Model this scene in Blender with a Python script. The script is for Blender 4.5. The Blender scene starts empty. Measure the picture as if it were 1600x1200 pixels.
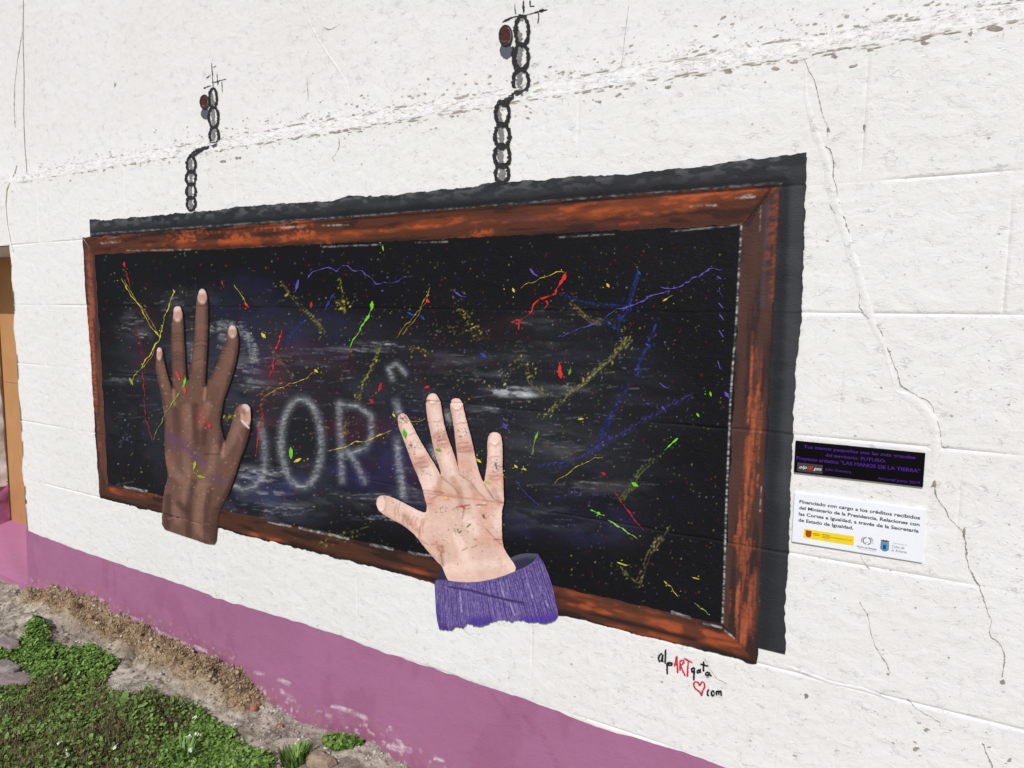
import bpy, math, random
import numpy as np
from mathutils import Vector, Matrix
from mathutils.geometry import delaunay_2d_cdt

# ------------------------------------------------------------------ camera, sky, sun, exposure
SC = bpy.context.scene
COL = SC.collection
FPX, PITCH, ROLL, YAW, CAMH, DIST = 1109.9, 0.101159, 0.0119801, -0.534594, 1.59402, 2.55780
_fw = np.array([math.sin(YAW)*math.cos(PITCH), math.cos(YAW)*math.cos(PITCH), -math.sin(PITCH)])
_rt = np.array([math.cos(YAW), -math.sin(YAW), 0.0]); _up = np.cross(_rt, _fw)
_c, _s = math.cos(ROLL), math.sin(ROLL)
R_, U_ = _c*_rt+_s*_up, -_s*_rt+_c*_up
cd = bpy.data.cameras.new('camera'); cam = bpy.data.objects.new('camera', cd); COL.objects.link(cam)
cd.sensor_width = 36; cd.lens = 36*FPX/1600; cd.clip_start = .02; cd.clip_end = 900
M = Matrix(((R_[0], U_[0], -_fw[0], 0), (R_[1], U_[1], -_fw[1], -DIST), (R_[2], U_[2], -_fw[2], CAMH), (0, 0, 0, 1)))
cam.matrix_world = M
SC.camera = cam

SUN_EL, SUN_AZ = math.radians(41), math.radians(14)      # azimuth measured to the right of the wall's normal
w = bpy.data.worlds.new('World'); SC.world = w; w.use_nodes = True
nt = w.node_tree; bg = nt.nodes['Background']
sky = nt.nodes.new('ShaderNodeTexSky'); sky.sky_type = 'NISHITA'; sky.sun_disc = False
sky.sun_elevation = SUN_EL; sky.sun_rotation = math.pi-SUN_AZ
nt.links.new(sky.outputs[0], bg.inputs[0]); bg.inputs[1].default_value = .085
sl = bpy.data.lights.new('sun', 'SUN'); sl.energy = 3.3; sl.angle = math.radians(.53); sl.color = (1, .972, .935)
so = bpy.data.objects.new('sun', sl); COL.objects.link(so)
sd = Vector((-math.sin(SUN_AZ)*math.cos(SUN_EL), math.cos(SUN_AZ)*math.cos(SUN_EL), -math.sin(SUN_EL)))
so.rotation_euler = sd.to_track_quat('-Z', 'Y').to_euler(); so.location = (3, -12, 9)
SC.view_settings.view_transform = 'Standard'; SC.view_settings.look = 'None'
SC.view_settings.exposure = 0.0; SC.view_settings.gamma = 1; SC.view_settings.use_curve_mapping = False

# ------------------------------------------------------------------ maths helpers
rng = np.random.default_rng(7); random.seed(7)
JZ = [2.445, 2.02, 1.603, 1.188, .772, .345, -.075, -.5]       # horizontal joints of the block wall
REC, LZ0, LZ1 = .14, 2.445, 2.53                                 # upper wall is set back behind a sloping ledge
def h2(ix, iy, s):
    n = (ix.astype(np.int64)*374761393 + iy.astype(np.int64)*668265263 + s*144269504) & 0x7fffffff
    n = ((n ^ (n >> 13))*1274126177) & 0x7fffffff
    n = ((n ^ (n >> 16))*668265263) & 0x7fffffff
    return ((n ^ (n >> 15)) & 0xffffff)/float(0xffffff)
def vn(u, v, s=0):
    u = np.asarray(u, float); v = np.asarray(v, float)
    iu, iv = np.floor(u), np.floor(v); fu, fv = u-iu, v-iv
    fu = fu*fu*(3-2*fu); fv = fv*fv*(3-2*fv)
    a, b, c, d = h2(iu, iv, s), h2(iu+1, iv, s), h2(iu, iv+1, s), h2(iu+1, iv+1, s)
    return (a*(1-fu)+b*fu)*(1-fv)+(c*(1-fu)+d*fu)*fv
def fbm(u, v, s=0, o=4):
    t = 0; a = .5; n = 0
    for k in range(o):
        t = t+a*vn(u*2**k+k*17.3, v*2**k-k*9.1, s+k); n += a; a *= .5
    return t/n
def sstep(a, b, x): t = np.clip((x-a)/(b-a), 0, 1); return t*t*(3-2*t)
def lin(c):
    c = np.array(c[:3], float)/255
    return np.where(c <= .04045, c/12.92, ((c+.055)/1.055)**2.4)

def wall_pt(px, py, rec=0.0):        # photo pixel -> point of the wall's plane
    px = np.asarray(px, float); py = np.asarray(py, float)
    a = (px-800)/FPX; b = -(py-600)/FPX
    d = [_fw[i]+R_[i]*a+U_[i]*b for i in range(3)]
    t = (DIST+rec)/d[1]
    return t*d[0], CAMH+t*d[2]
def photo_px(X, Z, y=0.0):
    v0, v1, v2 = X, DIST+y, Z-CAMH
    w_ = v0*_fw[0]+v1*_fw[1]+v2*_fw[2]
    return 800+FPX*(v0*R_[0]+v1*R_[1]+v2*R_[2])/w_, 600-FPX*(v0*U_[0]+v1*U_[1]+v2*U_[2])/w_
def groove(X, Z):
    g = 0
    for i, z in enumerate(JZ[1:]):
        amp = .0008+.0042*sstep(.3, .62, vn(np.asarray(X)*3.1, np.asarray(X)*0+i*5.3, 31))
        wob = (vn(np.asarray(X)*9, np.asarray(X)*0+i, 33)-.5)*.006
        g = g+amp*np.clip(1-np.abs(Z-z-wob)/.0058, 0, 1)
    return g
def wall_y(X, Z):                    # relief shared by blocks and by the paint lying on them
    return (fbm(X*2.3, Z*2.9, 5, 3)-.5)*.007
def upper_y(X, Z): return REC+(fbm(X*1.7, Z*1.9, 85, 4)-.5)*.006*sstep(LZ1, LZ1+.3, Z)
def surf(px, py):                    # photo pixel -> point on lower wall, ledge or upper wall
    X, Z = wall_pt(px, py)
    if Z <= LZ0: return float(X), float(wall_y(X, Z)), float(Z)
    X2, Z2 = wall_pt(px, py, REC)
    if Z2 >= LZ1: return float(X2), float(upper_y(X2, Z2)), float(Z2)
    lo, hi = 0., 1.
    for _ in range(20):
        m = (lo+hi)/2; Xm, Zm = wall_pt(px, py, REC*m)
        if Zm > LZ0+(LZ1-LZ0)*m: lo = m
        else: hi = m
    return float(Xm), REC*lo-.004, float(Zm)

def resample(pts, step):
    P = np.array(pts, float); d = np.hypot(*np.diff(P[:, :2], axis=0).T); s = np.concatenate([[0], np.cumsum(d)]); n = max(2, int(s[-1]/step)+1)
    t = np.linspace(0, s[-1], n); return np.stack([np.interp(t, s, P[:, k]) for k in range(P.shape[1])], -1)
# ------------------------------------------------------------------ object helpers
def finish(me, m, smooth):
    if m: me.materials.append(m)
    if smooth: me.polygons.foreach_set('use_smooth', [True]*len(me.polygons))
    me.update()
def mesh_obj(name, V, F, m, parent=None, smooth=False, col=None):
    me = bpy.data.meshes.new(name)
    if isinstance(F, np.ndarray):
        V = np.asarray(V, np.float32); n = F.shape[1]
        me.vertices.add(len(V)); me.vertices.foreach_set('co', V.ravel())
        me.loops.add(F.size); me.loops.foreach_set('vertex_index', F.astype(np.int32).ravel())
        me.polygons.add(len(F)); me.polygons.foreach_set('loop_start', np.arange(0, F.size, n, dtype=np.int32))
        me.update(calc_edges=True)
    else:
        me.from_pydata([tuple(map(float, v)) for v in V], [], [tuple(map(int, f)) for f in F])
    if col is not None:
        a = me.color_attributes.new('paint', 'FLOAT_COLOR', 'POINT')
        c = np.ones((len(V), 4), np.float32); c[:, :3] = col; a.data.foreach_set('color', c.ravel())
    finish(me, m, smooth)
    o = bpy.data.objects.new(name, me); COL.objects.link(o)
    if parent: o.parent = parent
    return o
def thing(name, label, cat, loc=(0, 0, 0), group=None):
    o = bpy.data.objects.new(name, None); COL.objects.link(o); o.empty_display_size = .1
    o['label'] = label; o['category'] = cat
    if group: o['group'] = group
    return o
def tag(o, label=None, cat=None, group=None, kind=None):
    if label: o['label'] = label
    if cat: o['category'] = cat
    if group: o['group'] = group
    if kind: o['kind'] = kind
    return o
def box(V, F, x0, x1, y0, y1, z0, z1):
    b = len(V)
    V += [(x, y, z) for x in (x0, x1) for y in (y0, y1) for z in (z0, z1)]
    F += [tuple(b+i for i in f) for f in ((0, 1, 3, 2), (4, 6, 7, 5), (0, 4, 5, 1), (2, 3, 7, 6), (0, 2, 6, 4), (1, 5, 7, 3))]

# ------------------------------------------------------------------ materials
def newmat(name, rough=.7, spec=.3):
    m = bpy.data.materials.new(name); m.use_nodes = True
    b = m.node_tree.nodes['Principled BSDF']; b.inputs['Roughness'].default_value = rough
    b.inputs['Specular IOR Level'].default_value = spec
    return m, m.node_tree, b
def N(t, kind, **kw):
    n = t.nodes.new(kind)
    for k, v in kw.items():
        if k.startswith('_'): setattr(n, k[1:], v)
        else: n.inputs[k.replace('__', ' ')].default_value = v
    return n
def coords(t, scale=(1, 1, 1), loc=(0, 0, 0)):
    tc = t.nodes.new('ShaderNodeTexCoord'); mp = t.nodes.new('ShaderNodeMapping')
    mp.inputs['Scale'].default_value = scale; mp.inputs['Location'].default_value = loc
    t.links.new(tc.outputs['Object'], mp.inputs[0]); return mp.outputs[0]
def ramp(t, src, stops):
    r = t.nodes.new('ShaderNodeValToRGB'); t.links.new(src, r.inputs[0]); e = r.color_ramp.elements
    while len(e) < len(stops): e.new(.5)
    for el, (p, c) in zip(e, stops):
        el.position = p; el.color = (c, c, c, 1) if isinstance(c, (int, float)) else (*c, 1)
    return r.outputs[0]
def mix(t, f, a, b, mode='MIX'):
    n = t.nodes.new('ShaderNodeMix'); n.data_type = 'RGBA'; n.blend_type = mode
    for i, v in ((0, f), (6, a), (7, b)):
        if hasattr(v, 'is_linked') or hasattr(v, 'node'): t.links.new(v, n.inputs[i])
        else: n.inputs[i].default_value = v if i == 0 else (*v, 1)
    return n.outputs[2]
def mth(t, op, a, b=0.0):
    n = t.nodes.new('ShaderNodeMath'); n.operation = op
    for i, v in enumerate((a, b)):
        if hasattr(v, 'node'): t.links.new(v, n.inputs[i])
        else: n.inputs[i].default_value = v
    return n.outputs[0]
def noise(t, co, scale, detail=4, rough=.55, dist=0):
    n = N(t, 'ShaderNodeTexNoise', Scale=scale, Detail=detail, Roughness=rough, Distortion=dist)
    t.links.new(co, n.inputs['Vector']); return n.outputs[0]
def bump(t, b, h, dist, strength=1.0, prev=None):
    n = N(t, 'ShaderNodeBump', Strength=strength, Distance=dist)
    t.links.new(h, n.inputs['Height'])
    if prev: t.links.new(prev, n.inputs['Normal'])
    t.links.new(n.outputs[0], b.inputs['Normal']); return n.outputs[0]

def plaster_relief(t, b, k=1.0):
    """trowelled whitewash: soft lumps, blisters, short ridges and fine grain"""
    area = ramp(t, noise(t, coords(t), 2.6, 3), [(.38, 0), (.62, 1)])
    soft = noise(t, coords(t, (1, 1, 1.3)), 13, 4, .55, .4)
    # short crisp creases: zero crossings of a noise, kept only in scattered flecks
    cr_ = mth(t, 'ABSOLUTE', mth(t, 'SUBTRACT', noise(t, coords(t, (.8, 1, 1.5)), 26, 4, .6, .8), .5))
    cr_ = ramp(t, cr_, [(.0, 1), (.028, 0)])
    fl = ramp(t, noise(t, coords(t, (1, 1, 1.4), (3, 1, 7)), 17, 3, .6), [(.54, 0), (.66, 1)])
    crease = mth(t, 'MULTIPLY', cr_, fl)
    pit = ramp(t, noise(t, coords(t, (1, 1, 1.2)), 75, 3, .7), [(.64, 0), (.74, 1)])
    cr2 = ramp(t, mth(t, 'ABSOLUTE', mth(t, 'SUBTRACT', noise(t, coords(t, (.8, 1, 1.6), (5, 5, 5)), 62, 3, .6, .6), .5)), [(.0, 1), (.05, 0)])
    fl2 = ramp(t, noise(t, coords(t, (1, 1, 1.2), (9, 4, 2)), 24, 3, .65), [(.50, 0), (.64, 1)])
    crease = mth(t, 'ADD', crease, mth(t, 'MULTIPLY', mth(t, 'MULTIPLY', cr2, fl2), .45))
    fine = noise(t, coords(t), 170, 4, .7)
    n1 = bump(t, b, soft, .006*k)
    n2 = bump(t, b, crease, -.0012*k, 1, n1)
    n2b = bump(t, b, mth(t, 'MULTIPLY', pit, mth(t, 'ADD', mth(t, 'MULTIPLY', area, .8), .25)), -.0016*k, 1, n2)
    bump(t, b, fine, .0009*k, 1, n2b)
    return area
def white_wall(name, tint, lowdirt):
    m, t, b = newmat(name, .82, .2)
    area = plaster_relief(t, b, 1.0)
    big = noise(t, coords(t), 1.3, 4)
    col = mix(t, ramp(t, big, [(.3, 0), (.75, 1)]), tuple(np.array(tint)*np.array([.955, .95, .94])), tint)
    # small chipped specks, denser low on the wall and just above and below the ledge
    tc = t.nodes.new('ShaderNodeTexCoord'); sp = t.nodes.new('ShaderNodeSeparateXYZ'); t.links.new(tc.outputs['Object'], sp.inputs[0])
    zl = N(t, 'ShaderNodeMapRange'); t.links.new(sp.outputs[2], zl.inputs[0])
    for i, v in zip((1, 2, 3, 4), lowdirt): zl.inputs[i].default_value = v
    sx = noise(t, coords(t), 62, 3, .75, .6)
    patch = noise(t, coords(t, (1, 1, 1.6), (4, 2, 1)), 3.1, 3)
    th = mth(t, 'ADD', sx, mth(t, 'MULTIPLY', mth(t, 'ADD', mth(t, 'SUBTRACT', patch, .5), mth(t, 'SUBTRACT', zl.outputs[0], .5)), .26))
    speck = ramp(t, th, [(.735, 0), (.765, 1)])
    sc = mix(t, ramp(t, noise(t, coords(t), 14, 2), [(.45, 0), (.6, 1)]), (.30, .29, .27), (.50, .43, .33))
    col = mix(t, mth(t, 'MULTIPLY', speck, .8), col, sc)
    t.links.new(col, b.inputs['Base Color'])
    return m
WHITE = (.755, .752, .742)
M_block = white_wall('whitewashed_block', WHITE, (.55, -.3, .25, .66))
M_upper = white_wall('whitewashed_render', (.73, .725, .715), (2.7, 2.5, .25, .5))
def ledge_mat():
    m, t, b = newmat('crumbling_ledge', .85, .2); plaster_relief(t, b, 1.5)
    s = ramp(t, noise(t, coords(t, (.45, 1, 1.5)), 46, 5, .75, .5), [(.53, 0), (.60, 1)])
    s2 = ramp(t, noise(t, coords(t), 5, 3), [(.3, .35), (.6, 1)])
    c = mix(t, mth(t, 'MULTIPLY', s, s2), (.66, .652, .635), (.36, .32, .27))
    t.links.new(c, b.inputs['Base Color']); return m
M_ledge = ledge_mat()
def paint_mat(name, rough, spec, fine=.0011, ridge=.0012):
    m, t, b = newmat(name, rough, spec)
    a = t.nodes.new('ShaderNodeVertexColor'); a.layer_name = 'paint'
    t.links.new(a.outputs[0], b.inputs['Base Color'])
    soft = noise(t, coords(t), 9, 3, .5, .3); n0 = bump(t, b, soft, .006)
    r_ = noise(t, coords(t, (1, 1, 1.7)), 34, 5, .62, 1.4)
    n1 = bump(t, b, r_, ridge*2, 1, n0)
    bump(t, b, noise(t, coords(t), 170, 4, .6), fine, 1, n1)
    return m
M_board = paint_mat('blackboard_paint', .6, .12)
M_rail = paint_mat('brown_mural_paint', .6, .15)
M_skin = paint_mat('skin_mural_paint', .62, .22, .0007, .0006)
M_wool = paint_mat('purple_mural_paint', .7, .2)
M_plinth = paint_mat('plum_masonry_paint', .6, .3, .0007, .0009)
M_splash = paint_mat('splashed_paint', .45, .4, .0003, .0003)
def flat(name, c, rough=.6, spec=.3, var=.12, nscale=60):
    m, t, b = newmat(name, rough, spec); c = lin(c)
    n = noise(t, coords(t), nscale, 4, .65)
    t.links.new(mix(t, ramp(t, n, [(.3, 0), (.7, 1)]), tuple(c*(1-var)), tuple(np.minimum(c*(1+var), .9))), b.inputs['Base Color'])
    return m
M_charcoal = flat('charcoal_line_paint', (46, 46, 48), .8, .15, .5, 110)
M_greyline = flat('grey_brush_paint', (122, 122, 124), .8, .15, .35, 120)
M_crack = flat('dark_crack', (146, 139, 131), .95, .05, .4, 60)
M_pit = flat('bare_mortar_pit', (166, 158, 148), .95, .05, .4, 50)
M_hair = flat('hairline_crack', (150, 146, 140), .95, .05, .25, 40)
M_nail = flat('rusty_brown_paint', (72, 40, 40), .75, .2, .55, 130)
M_nsh = flat('slate_grey_paint', (86, 88, 98), .75, .2, .1, 40)
M_cable = flat('whitewashed_cable', (232, 228, 220), .6, .3, .05)
M_ochre = flat('ochre_door_paint', (176, 132, 86), .55, .35, .07, 6)
M_reveal = white_wall('doorway_render', (.74, .72, .70), (-.2, -.5, .2, .6))
M_black_ink = flat('black_ink', (28, 28, 30), .7, .2, .1)
M_red_ink = flat('crimson_ink', (190, 45, 60), .7, .2, .15)

# ------------------------------------------------------------------ canvases: mural paint, kept per photo-scale cell of the wall's own plane
CY0, CY1, CX0, CX1 = 230, 1200, 0, 1280
PY, PX = np.mgrid[CY0:CY1, CX0:CX1].astype(np.float32)
XW, ZW = wall_pt(PX, PY)
def canvas(c): return np.tile(lin(c).astype(np.float32), (CY1-CY0, CX1-CX0, 1))
def cslice(x0, x1, y0, y1):
    return slice(max(int(y0)-CY0, 0), max(min(int(y1)+1, CY1)-CY0, 0)), slice(max(int(x0), 0), max(min(int(x1)+1, CX1), 0))
def pdist(pts, ys, xs):
    X, Y = PX[ys, xs], PY[ys, xs]; d = np.full(X.shape, 1e9, np.float32); T = np.zeros_like(d); n = len(pts)-1
    for i in range(n):
        (ax, ay), (bx, by) = pts[i][:2], pts[i+1][:2]; L = (bx-ax)**2+(by-ay)**2+1e-9
        t = np.clip(((X-ax)*(bx-ax)+(Y-ay)*(by-ay))/L, 0, 1)
        dd = np.hypot(X-ax-t*(bx-ax), Y-ay-t*(by-ay)); k = dd < d
        d = np.where(k, dd, d); T = np.where(k, (i+t)/n, T)
    return d, T
def stroke(C, pts, wd, c, a=1., soft=.8, chalk=0., w2=None, seed=0, hatch=None):
    if len(pts) == 1: pts = [pts[0], (pts[0][0]+.01, pts[0][1])]
    q = np.array([p[:2] for p in pts], float); r = max(wd, w2 or 0)/2+soft*2+1
    ys, xs = cslice(q[:, 0].min()-r, q[:, 0].max()+r, q[:, 1].min()-r, q[:, 1].max()+r)
    if ys.stop <= ys.start or xs.stop <= xs.start: return
    d, T = pdist(q, ys, xs); hw = wd/2 if w2 is None else (wd+(w2-wd)*T)/2
    al = a*(1-sstep(hw-soft*.5, hw+soft, d))
    if chalk:
        n = vn(XW[ys, xs]*110, ZW[ys, xs]*150, 90+seed)*.45+vn(XW[ys, xs]*38, ZW[ys, xs]*185, 91+seed)*.55
        al = al*(1-chalk+chalk*sstep(.34, .74, n))
    al = al[..., None]; C[ys, xs] = C[ys, xs]*(1-al)+lin(c)*al
def blob(C, x, y, rx, ry, c, a=1., soft=.25, rag=0., ang=0., nz=0., seed=0, stretch=(6, 6)):
    R = max(rx, ry)*(1+soft+rag)+2; ys, xs = cslice(x-R, x+R, y-R, y+R)
    if ys.stop <= ys.start or xs.stop <= xs.start: return
    dx, dy = PX[ys, xs]-x, PY[ys, xs]-y; ca, sa = math.cos(ang), math.sin(ang)
    u, v = (dx*ca+dy*sa)/rx, (-dx*sa+dy*ca)/ry; d = np.hypot(u, v)
    if rag: d = d+rag*(vn(np.arctan2(v, u)*2.2+9, u*0+x, 12)-.5)*2
    al = a*(1-sstep(1-soft, 1+soft, d))
    if nz:
        n = fbm(XW[ys, xs]*stretch[0], ZW[ys, xs]*stretch[1], 50+seed, 5); al = al*(1-nz+nz*sstep(.44, .70, n))
    al = al[..., None]; C[ys, xs] = C[ys, xs]*(1-al)+lin(c)*al
def sample(C, X, Z):
    px, py = photo_px(X, Z); x = np.clip(px-CX0, 0, CX1-CX0-1.01); y = np.clip(py-CY0, 0, CY1-CY0-1.01)
    ix, iy = x.astype(int), y.astype(int); fx, fy = (x-ix)[:, None], (y-iy)[:, None]
    return (C[iy, ix]*(1-fx)+C[iy, ix+1]*fx)*(1-fy)+(C[iy+1, ix]*(1-fx)+C[iy+1, ix+1]*fx)*fy

PUR, BLU, RED, YEL, GRN, CHK = (84, 71, 162), (36, 66, 150), (206, 34, 28), (200, 187, 58), (112, 196, 34), (205, 208, 215)
def c6(*p): return [(400+x/3, 400+y/3) for x, y in p]
def c7(*p): return [(800+x/3, 400+y/3) for x, y in p]
def c5(*p): return [(x/3, 400+y/3) for x, y in p]
def c3(*p): return [(800+x/3, 800+y/3) for x, y in p]
def c2(*p): return [(400+x/3, 800+y/3) for x, y in p]
# drips and splashes big enough to be told apart: (points, width start, width end, colour)
SPL = [
 (c7((253, 84), (240, 108), (215, 150), (208, 178)), 6, 3, RED), (c7((210, 175), (170, 190), (130, 205), (105, 230), (95, 262), (70, 285), (35, 300), (0, 306)), 2.6, 2, RED),
 (c7((168, 212), (170, 232), (155, 250)), 4, 1.5, RED), (c7((36, 305), (35, 342)), 2, 3, RED), (c7((226, 512), (230, 562)), 10, 9, RED),
 (c6((125, 350), (110, 408), (98, 432)), 3, 6, RED), (c6((88, 470), (82, 530), (70, 570)), 4, 2.4, (180, 30, 40)), (c6((30, 700), (36, 742), (15, 830), (10, 900), (5, 940)), 3, 2, (190, 32, 44)),
 (c6((265, 222), (262, 240)), 6, 4, (170, 34, 34)), (c6((806, 208), (812, 214)), 7, 6, RED), (c6((800, 616), (812, 612)), 6, 5, (190, 32, 44)), (c6((590, 598), (580, 632)), 5, 4, (170, 28, 38)),
 (c6((540, 674), (552, 684)), 6, 5, (170, 28, 38)), (c5((588, 34), (588, 44)), 5, 4, RED), (c5((600, 85), (615, 135)), 1.6, 2, (190, 32, 40)), (c5((1045, 122), (1047, 130)), 4, 4, RED),
 (c5((1155, 226), (1165, 236)), 6, 5, RED), (c5((835, 545), (850, 575)), 6, 5, (200, 48, 50)), (c5((872, 610), (876, 640)), 5, 4, (190, 60, 60)), (c5((966, 772), (970, 780)), 5, 4, (200, 40, 44)),
 (c5((988, 788), (992, 802)), 6, 5, (205, 40, 40)), (c5((675, 540), (680, 660), (688, 770)), 1.6, 2, (150, 26, 44)), (c5((688, 770), (720, 862)), 2, 1.2, (150, 26, 44)),
 (c7((484, 1090), (500, 1130), (530, 1165), (560, 1205)), 1.6, 4, (150, 24, 36)), (c3((560, 5), (590, 50), (620, 82)), 3, 1.2, (150, 24, 36)), (c7((426, 1016), (438, 1022)), 5, 5, (170, 28, 40)),
 (c6((548, 222), (546, 246)), 8, 6, GRN), (c6((546, 240), (520, 300), (490, 350), (460, 392), (443, 432)), 5, 2, GRN), (c6((167, 905), (168, 942)), 8, 6, GRN),
 (c5((876, 576), (872, 602)), 6, 4, GRN), (c5((872, 600), (850, 640), (815, 690), (785, 732)), 2.6, 1.4, (120, 170, 40)), (c5((785, 735), (755, 795), (725, 862)), 1.4, 1.2, (130, 150, 50)),
 (c5((922, 968), (916, 998)), 6, 4, (150, 170, 40)), (c5((938, 1030), (965, 1038)), 6, 4, (140, 160, 40)), (c7((872, 742), (876, 748)), 6, 5, GRN), (c7((932, 642), (934, 650)), 6, 6, GRN),
 (c7((778, 855), (748, 878), (722, 905)), 4, 2, GRN), (c7((572, 1066), (590, 1076)), 8, 5, GRN), (c7((125, 826), (110, 866), (100, 925)), 4, 2, (120, 170, 40)), (c7((278, 532), (272, 552)), 4, 4, (90, 150, 34)),
 (c3((380, -8), (430, 14)), 4, 6, GRN), (c3((458, 38), (520, 75), (585, 125)), 3, 1.4, (140, 190, 60)), (c2((598, -1245), (602, -1225)), 3, 2, GRN),
 ([(634, 673.5), (635.5, 681)], 9, 8, (84, 168, 34)), ([(686, 702), (689, 703)], 8, 7, (90, 165, 40)), ([(732, 822), (737.5, 817)], 3.4, 2.4, (100, 160, 50)), ([(719, 831), (723, 828)], 3, 2, (90, 140, 50)),
 (c7((1006, 645), (1014, 656)), 9, 8, PUR), (c6((203, 115), (194, 152)), 4, 6, PUR),
 (c6((245, 105), (275, 72), (310, 62), (345, 52), (380, 70), (415, 42), (440, 52), (470, 76), (500, 68), (522, 88)), 2, 2.6, PUR), (c6((522, 88), (552, 112), (565, 132), (600, 124), (650, 128), (700, 100), (742, 90)), 2, 1.6, (78, 66, 150)),
 (c6((928, 158), (948, 178), (990, 196)), 4, 1.6, PUR), (c7((985, 66), (930, 60), (905, 72), (885, 92)), 2.2, 3, PUR), (c7((885, 92), (858, 98), (820, 126), (785, 148), (750, 156), (700, 144)), 2, 3.4, PUR),
 (c7((740, 165), (690, 180), (640, 190), (602, 220), (560, 236)), 2, 4, PUR), (c7((560, 236), (500, 246), (460, 275), (430, 300)), 3, 1.4, PUR), (c7((430, 300), (410, 322), (380, 320), (332, 338), (270, 365), (220, 380)), 2, 1.4, PUR),
 (c7((92, 60), (104, 84), (124, 96)), 3, 4, PUR), (c7((965, 98), (982, 108)), 2.6, 2, PUR), (c7((974, 152), (982, 190)), 1.8, 1.4, PUR), (c7((972, 222), (992, 245)), 2, 1.6, PUR), (c7((976, 275), (994, 300)), 2.2, 1.6, PUR),
 (c7((974, 350), (992, 380)), 2.4, 1.6, PUR), (c7((968, 492), (978, 528)), 1.8, 1.4, PUR), (c7((698, 600), (738, 620)), 2, 1.2, PUR), (c7((708, 708), (716, 718)), 5, 5, PUR), (c7((636, 690), (642, 694)), 3, 3, PUR),
 (c6((1168, 790), (1176, 804)), 9, 8, (70, 58, 150)), (c6((1165, 760), (1172, 768)), 4, 4, (80, 66, 160)),
 (c6((1062, 460), (1080, 474)), 7, 5, BLU), (c6((372, 178), (350, 210), (332, 250)), 3, 4, (30, 54, 140)), (c6((718, 266), (740, 278)), 4, 3, BLU), (c6((780, 284), (790, 296)), 6, 5, (30, 54, 130)), (c7((596, 76), (602, 84)), 5, 5, BLU),
 (c7((456, 312), (464, 318)), 5, 5, BLU), (c7((512, 384), (518, 390)), 5, 4, BLU), (c7((634, 414), (642, 420)), 5, 4, BLU), (c7((20, 1058), (70, 1112), (130, 1170)), 2, 1.4, (44, 50, 130)),
 (c5((575, 105), (600, 155), (640, 210), (680, 268), (712, 330), (752, 378)), 1.6, 3, YEL), (c5((590, 112), (630, 190), (690, 262), (740, 360)), 1.2, 1.4, (160, 146, 50)), (c5((820, 165), (800, 232), (776, 290), (760, 336), (757, 375)), 1.8, 1.8, YEL),
 (c5((757, 372), (752, 398), (735, 414), (716, 440), (700, 472), (665, 522)), 4, 1.6, YEL), (c5((725, 440), (705, 490), (668, 525), (640, 555), (620, 602)), 1.4, 2, (170, 160, 60)), (c5((818, 162), (822, 168)), 4, 4, YEL), (c5((614, 576), (626, 600)), 5, 4, (130, 160, 50)),
 (c5((1105, 135), (1130, 180), (1158, 224)), 1.6, 1.2, YEL), (c6((815, 155), (792, 208), (770, 250), (740, 290)), 1.6, 1.4, (176, 160, 50)), (c6((740, 290), (700, 330), (665, 386)), 1.8, 1.2, (140, 124, 46)), (c6((820, 150), (800, 215), (745, 300), (690, 365)), 1, 1, (150, 130, 50)),
 (c6((285, 538), (240, 570), (170, 596), (100, 622), (40, 660)), 2, 1.2, (190, 176, 60)), (c6((282, 535), (290, 542)), 5, 5, YEL), (c6((340, 910), (430, 892), (470, 870), (520, 868)), 1.6, 3, YEL), (c6((520, 868), (560, 850), (600, 832), (632, 820)), 3, 2.4, YEL),
 (c6((188, 962), (212, 950)), 6, 4, YEL), (c6((34, 366), (46, 380)), 6, 5, YEL), (c6((648, 742), (654, 750)), 5, 5, YEL), (c6((700, 770), (730, 768), (760, 778), (800, 764)), 1.4, 1.2, YEL), (c6((1042, 954), (1056, 964)), 6, 5, YEL), (c6((1160, 1018), (1166, 1026)), 4, 3, YEL),
 (c7((450, 134), (456, 142)), 5, 5, YEL), (c7((8, 156), (12, 166)), 5, 5, YEL), (c7((20, 982), (26, 988)), 5, 5, YEL), (c7((60, 996), (68, 1000)), 5, 4, YEL), (c7((45, 150), (75, 130), (120, 115), (165, 94), (210, 78), (250, 75)), 2.4, 1.2, YEL),
 (c7((205, 1060), (260, 1020), (320, 980), (390, 946), (432, 940)), 1.6, 1.2, (190, 178, 60)), (c7((712, 208), (752, 190)), 4, 3, YEL), (c7((318, 764), (336, 762)), 4, 3, YEL), (c3((715, 322), (745, 345), (778, 390)), 3, 2, (190, 186, 60)), (c3((498, 232), (542, 248)), 3, 2, (180, 176, 60)),
 (c3((860, 425), (925, 476)), 1.2, 2, (150, 160, 80)), (c3((852, 306), (878, 312)), 3, 2, (170, 176, 60)), ([(696, 777), (702, 779)], 6, 4, (222, 186, 74)), ([(724, 789.5), (728, 792.5)], 5, 4, (206, 56, 62)), ([(761, 751), (769, 754)], 3.4, 2.6, YEL), ([(615, 809), (618, 812)], 2.6, 2, (230, 180, 50)),
]
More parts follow.
